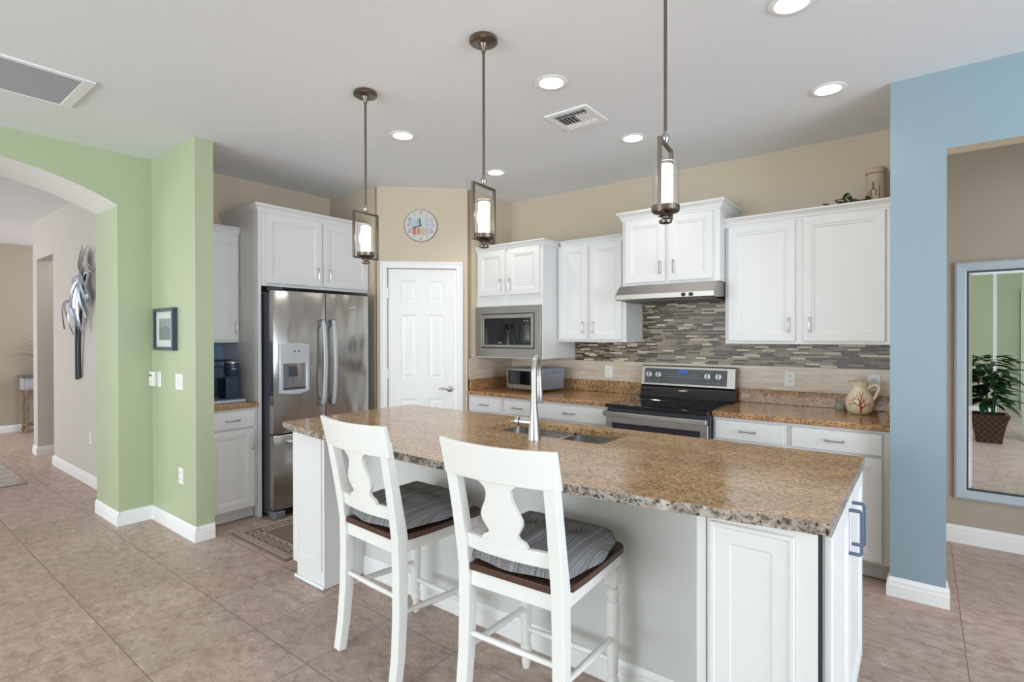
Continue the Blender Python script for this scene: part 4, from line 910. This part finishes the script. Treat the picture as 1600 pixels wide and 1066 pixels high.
# ------------------------------------------------------------------ rugs
def rug(): 
    t = thing('kitchen_rug', 'brown woven runner with a cream greek-key border beside the refrigerator', 'rug', (-3.56, 2.42, 0))
    hx, hy = .375, .655
    bm = new(); box(bm, -hx, hx, -hy, hy, .001, .009); mk('rug_field', bm, m_rug, t, bev=.003)
    bm = new(); z0, z1 = .009, .0115
    def ring(i, w):
        x, y = hx-i, hy-i
        box(bm, -x, x, -y, -y+w, z0, z1); box(bm, -x, x, y-w, y, z0, z1); box(bm, -x, -x+w, -y+w, y-w, z0, z1); box(bm, x-w, x, -y+w, y-w, z0, z1)
    ring(.018, .007); ring(.034, .006); ring(.048, .004); ring(.158, .006)
    # key: in a band 0.055..0.15 from the edge
    def key(px, py, ux, uy, vx, vy, s):
        def seg(a0, b0, a1, b1, w=.007):
            xs_ = [px+ux*a0*s+vx*b0*s, px+ux*a1*s+vx*b1*s]; ys_ = [py+uy*a0*s+vy*b0*s, py+uy*a1*s+vy*b1*s]
            box(bm, min(xs_)-w/2, max(xs_)+w/2, min(ys_)-w/2, max(ys_)+w/2, z0, z1)
        seg(0, 0, .85, 0); seg(.85, 0, .85, 1); seg(.85, 1, .18, 1); seg(.18, 1, .18, .36); seg(.18, .36, .52, .36); seg(.52, .36, .52, .68); seg(.85, 0, 1, 0)
    s = .088
    for yy, d in ((-hy+.060, 1), (hy-.060, -1)):
        n = int((2*hx-.13)/s)
        for i in range(n): key(-hx+.07+i*s, yy, 1, 0, 0, d, s)
    for xx, d in ((-hx+.060, 1), (hx-.060, -1)):
        n = int((2*hy-.34)/s)
        for i in range(n): key(xx, -hy+.17+i*s, 0, 1, d, 0, s)
    mk('greek_key_border', bm, m_rugc, t, smooth=False)
rug()
bm = new(); box(bm, -8.9, -6.87, .1, 1.18, .001, .010); hr = tag(mk('hall_rug', bm, m_hallrug, bev=.003), 'pale grey floral rug on the hall floor through the arch', 'rug')

# ------------------------------------------------------------------ palm wall sculpture
ps = thing('palm_wall_sculpture', 'silver metal palm tree sculpture on the hall wall', 'sculpture', (0, 1.54, 0))
bm = new(); tube(bm, [(-6.66, -.02, 1.0), (-6.63, -.03, 1.35), (-6.60, -.035, 1.60), (-6.62, -.035, 1.82), (-6.63, -.03, 1.98)], [.016, .015, .013, .011, .008], 8); mk('trunk', bm, m_darkbody, ps)
bm = new(); tube(bm, [(-6.57, -.02, 1.02), (-6.54, -.03, 1.35), (-6.47, -.035, 1.62), (-6.36, -.035, 1.95), (-6.31, -.03, 2.02)], [.016, .015, .013, .011, .009], 8); mk('trunk', bm, m_darkbody, ps)
def frond(mt, p, a0, bend, ln, wd, nm='frond', barbs=True):
    bm = new(); pts = []; a = a0; x, z = p
    for i in range(11): pts.append(Vector((x, -.05-.02*math.sin(PI*i/10), z))); x += math.sin(a)*ln/10; z += math.cos(a)*ln/10; a += bend/10
    tube(bm, pts, [.006*(1-.07*i) for i in range(11)], 6)
    for i in range(1, 11):
        t = (pts[i]-pts[i-1]).normalized(); s = Vector((t.z, 0, -t.x)); w = wd*math.sin(PI*(.15+.8*i/10))
        for sg_ in (-1, 1): leaf(bm, pts[i], t*.8+s*sg_*.9, (0, -1, 0), w, w*.30, .15, 3)
    return mk(nm, bm, mt, ps)
top1 = (-6.33, 2.0); top2 = (-6.60, 1.76)
def blade(mt, p, q, sag, wd):
    bm = new(); P0 = Vector((p[0], -.045, p[1])); P1 = Vector((q[0], -.05, q[1])); n = 8; A = []; B = []; mid = []
    for i in range(n+1):
        t = i/n; c = P0.lerp(P1, t)+Vector((0, -.05*math.sin(PI*t), sag*math.sin(PI*t))); w = wd*.62*math.sin(PI*(.1+.9*t))**.7 if i < n else 0.001
        d = (P1-P0).normalized(); s = Vector((d.z, 0, -d.x)); A.append(bm.verts.new(c+s*w/2)); B.append(bm.verts.new(c-s*w/2)); mid.append(bm.verts.new(c+Vector((0, -.012, 0))))
    for i in range(n): bm.faces.new((A[i], A[i+1], mid[i+1], mid[i])); bm.faces.new((mid[i], mid[i+1], B[i+1], B[i]))
    mk('leaf_blade', bm, mt, ps)
for q, sg_, w in (((-6.60, 1.62), .06, .07), ((-6.47, 1.50), .03, .09), ((-6.30, 1.44), .0, .09), ((-6.20, 1.60), .04, .08), ((-6.07, 1.64), .10, .08), ((-6.05, 1.76), .12, .07), ((-6.52, 1.78), .08, .05)): blade(m_silverleaf, top1, q, sg_, w)
for q, sg_, w in (((-6.94, 1.50), .12, .05), ((-6.80, 1.58), .08, .05), ((-6.60, 1.44), .02, .06), ((-6.44, 1.52), .06, .07), ((-6.30, 1.45), .12, .06)): blade(m_silverleaf, top2, q, sg_, w)
frond(m_darkleaf, top1, .0, .05, .30, .09); frond(m_darkleaf, top1, -.35, .2, .24, .08); frond(m_darkleaf, top1, .35, .5, .34, .07); frond(m_darkleaf, top1, .8, 1.6, .34, .07)
frond(m_darkleaf, top2, -.1, .1, .22, .07); frond(m_darkleaf, top2, -.6, -.6, .16, .06); frond(m_darkleaf, top2, .7, 1.5, .26, .06); frond(m_silverleaf, (-6.30, 1.70), .5, .8, .22, .09)

# console table + grass plant
ct_ = thing('console_table', 'weathered console table with pale drawers at the far hall wall', 'table', (-10.43, 1.76, 0), R90)
bm = new(); box(bm, -.03, .95, -.02, .30, .815, .845); mk('tabletop', bm, m_consolet, ct_, bev=.006)
bm = new(); box(bm, 0, .92, .0, .28, .64, .814); mk('apron', bm, m_console, ct_, bev=.003)
for i in range(4):
    bm = new(); panel(bm, .02+.225*i, .225+.225*i, .665, .80, [(0, .0), (0, .01), (.012, .015), (.02, .012)]); d = mk('drawer', bm, m_console, ct_, smooth=False)
    bm = new(); tube(bm, [(.122+.225*i, -.012, .735), (.122+.225*i, -.035, .735)], [.006, .012], 10); mk('knob', bm, m_darkbody, d)
for x in (.04, .88):
    for y in (.03, .25):
        bm = new(); lathe(bm, [(.03, 0), (.035, .05), (.02, .07), (.028, .12), (.018, .2), (.028, .3), (.018, .32), (.032, .36), (.022, .42), (.018, .5), (.03, .56), (.03, .64)], 14, (x, y)); mk('leg', bm, m_consolew, ct_)
bm = new(); box(bm, .02, .90, .02, .26, .10, .13); mk('lower_shelf', bm, m_consolew, ct_, bev=.003)
gp_ = thing('grass_plant', 'wispy dry grass arrangement on the console table', 'plant', (-10.58, 2.05, .847))
bm = new(); lathe(bm, [(.05, 0), (.07, .04), (.06, .10), (.04, .13), (.038, .13), (.03, .02)], 20); mk('vase', bm, m_consolet, gp_)
bm = new(); rn = random.Random(5)
for k in range(70):
    a = rn.uniform(0, 2*PI); sp_ = rn.uniform(.1, .5); h = rn.uniform(.25, .55); tube(bm, [(0, 0, .12), (.4*sp_*math.cos(a), .4*sp_*math.sin(a), .12+h*.7), (sp_*math.cos(a), sp_*math.sin(a)*1.0, .12+h*rn.uniform(.5, 1))], [.003, .003, .001], 4)
bmesh.ops.scale(bm, vec=(.35, 1, 1), verts=bm.verts)
mk('grass_blades', bm, m_grass, gp_)

# mirror
mr = thing('leaner_mirror', 'large mirror in a pale blue-silver frame on the entry wall', 'mirror', (.175, 4.76, .31))
MW, MH = .95, 1.615
bm = new()
prof = [(0, 0), (0, .026), (.012, .034), (.055, .028), (.068, .022), (.068, 0)]
loft(bm, [[(i, -o, i), (MW-i, -o, i), (MW-i, -o, MH-i), (i, -o, MH-i)] for i, o in prof], cap0=False, cap1=False)
mk('frame', bm, m_frameb, mr, smooth=False)
bm = new(); loft(bm, [[(i, -o, i), (MW-i, -o, i), (MW-i, -o, MH-i), (i, -o, MH-i)] for i, o in ((.062, .020), (.062, .024), (.074, .024), (.074, .014))], cap0=False, cap1=False); mk('inner_bead', bm, m_blackframe, mr, smooth=False)
bm = new(); loft(bm, [[(i, -o, i), (MW-i, -o, i), (MW-i, -o, MH-i), (i, -o, MH-i)] for i, o in ((.066, .002), (.066, .012), (.092, .0135))], cap0=False); mk('glass', bm, m_mirror, mr, smooth=False)

# plant behind the camera, seen in the mirror
pl = thing('potted_plant', 'leafy dark green plant in a woven brown pot, seen in the mirror', 'plant', (.70, .0, 0))
bm = new(); n = 4
def sq(r, z): return [(sx*r, sy*r, z) for sx, sy in ((1, 1), (-1, 1), (-1, -1), (1, -1))]
loft(bm, [sq(.13, 0), sq(.14, .1), sq(.165, .25), sq(.205, .38), sq(.185, .38), sq(.15, .30)]); pot = mk('woven_pot', bm, m_basket, pl, bev=.01)
bm = new()
def pr(z): return .13+(.205-.13)*(z/.38)**1.5
for s in (0, 1, 2, 3):
    for k in range(-3, 8):
        for dirn in (-1, 1):
            pts = []
            for i in range(9):
                z = .01+.36*i/8; u = -.2+k*.07+dirn*(z-.19)*.9
                r = pr(z)
                if abs(u) > r*.98: continue
                q = Vector((u, -r-.002, z)); q.rotate(Matrix.Rotation(s*PI/2, 3, 'Z')); pts.append(q)
            if len(pts) > 1: tube(bm, pts, .0022, 4)
mk('lattice_weave', bm, m_basketc, pot)
bm = new(); rn = random.Random(11)
for k in range(7):
    a = k*.9; tube(bm, [(.05*math.cos(a), .05*math.sin(a), .30), (.07*math.cos(a), .07*math.sin(a), .55), (.13*math.cos(a), .13*math.sin(a), .85)], [.010, .008, .005], 6)
mk('stem', bm, m_leaf, pl)
bm = new()
for k in range(150):
    a = rn.uniform(0, 2*PI); z = rn.uniform(.5, 1.15); r = rn.uniform(.02, .16)*(1.25-abs(z-.8)); leaf(bm, (r*math.cos(a), r*math.sin(a), z), (math.cos(a), math.sin(a), rn.uniform(-.3, .5)), (0, 0, 1), rn.uniform(.17, .27), rn.uniform(.085, .13), rn.uniform(.2, .6))
mk('foliage', bm, m_leaf, pl)
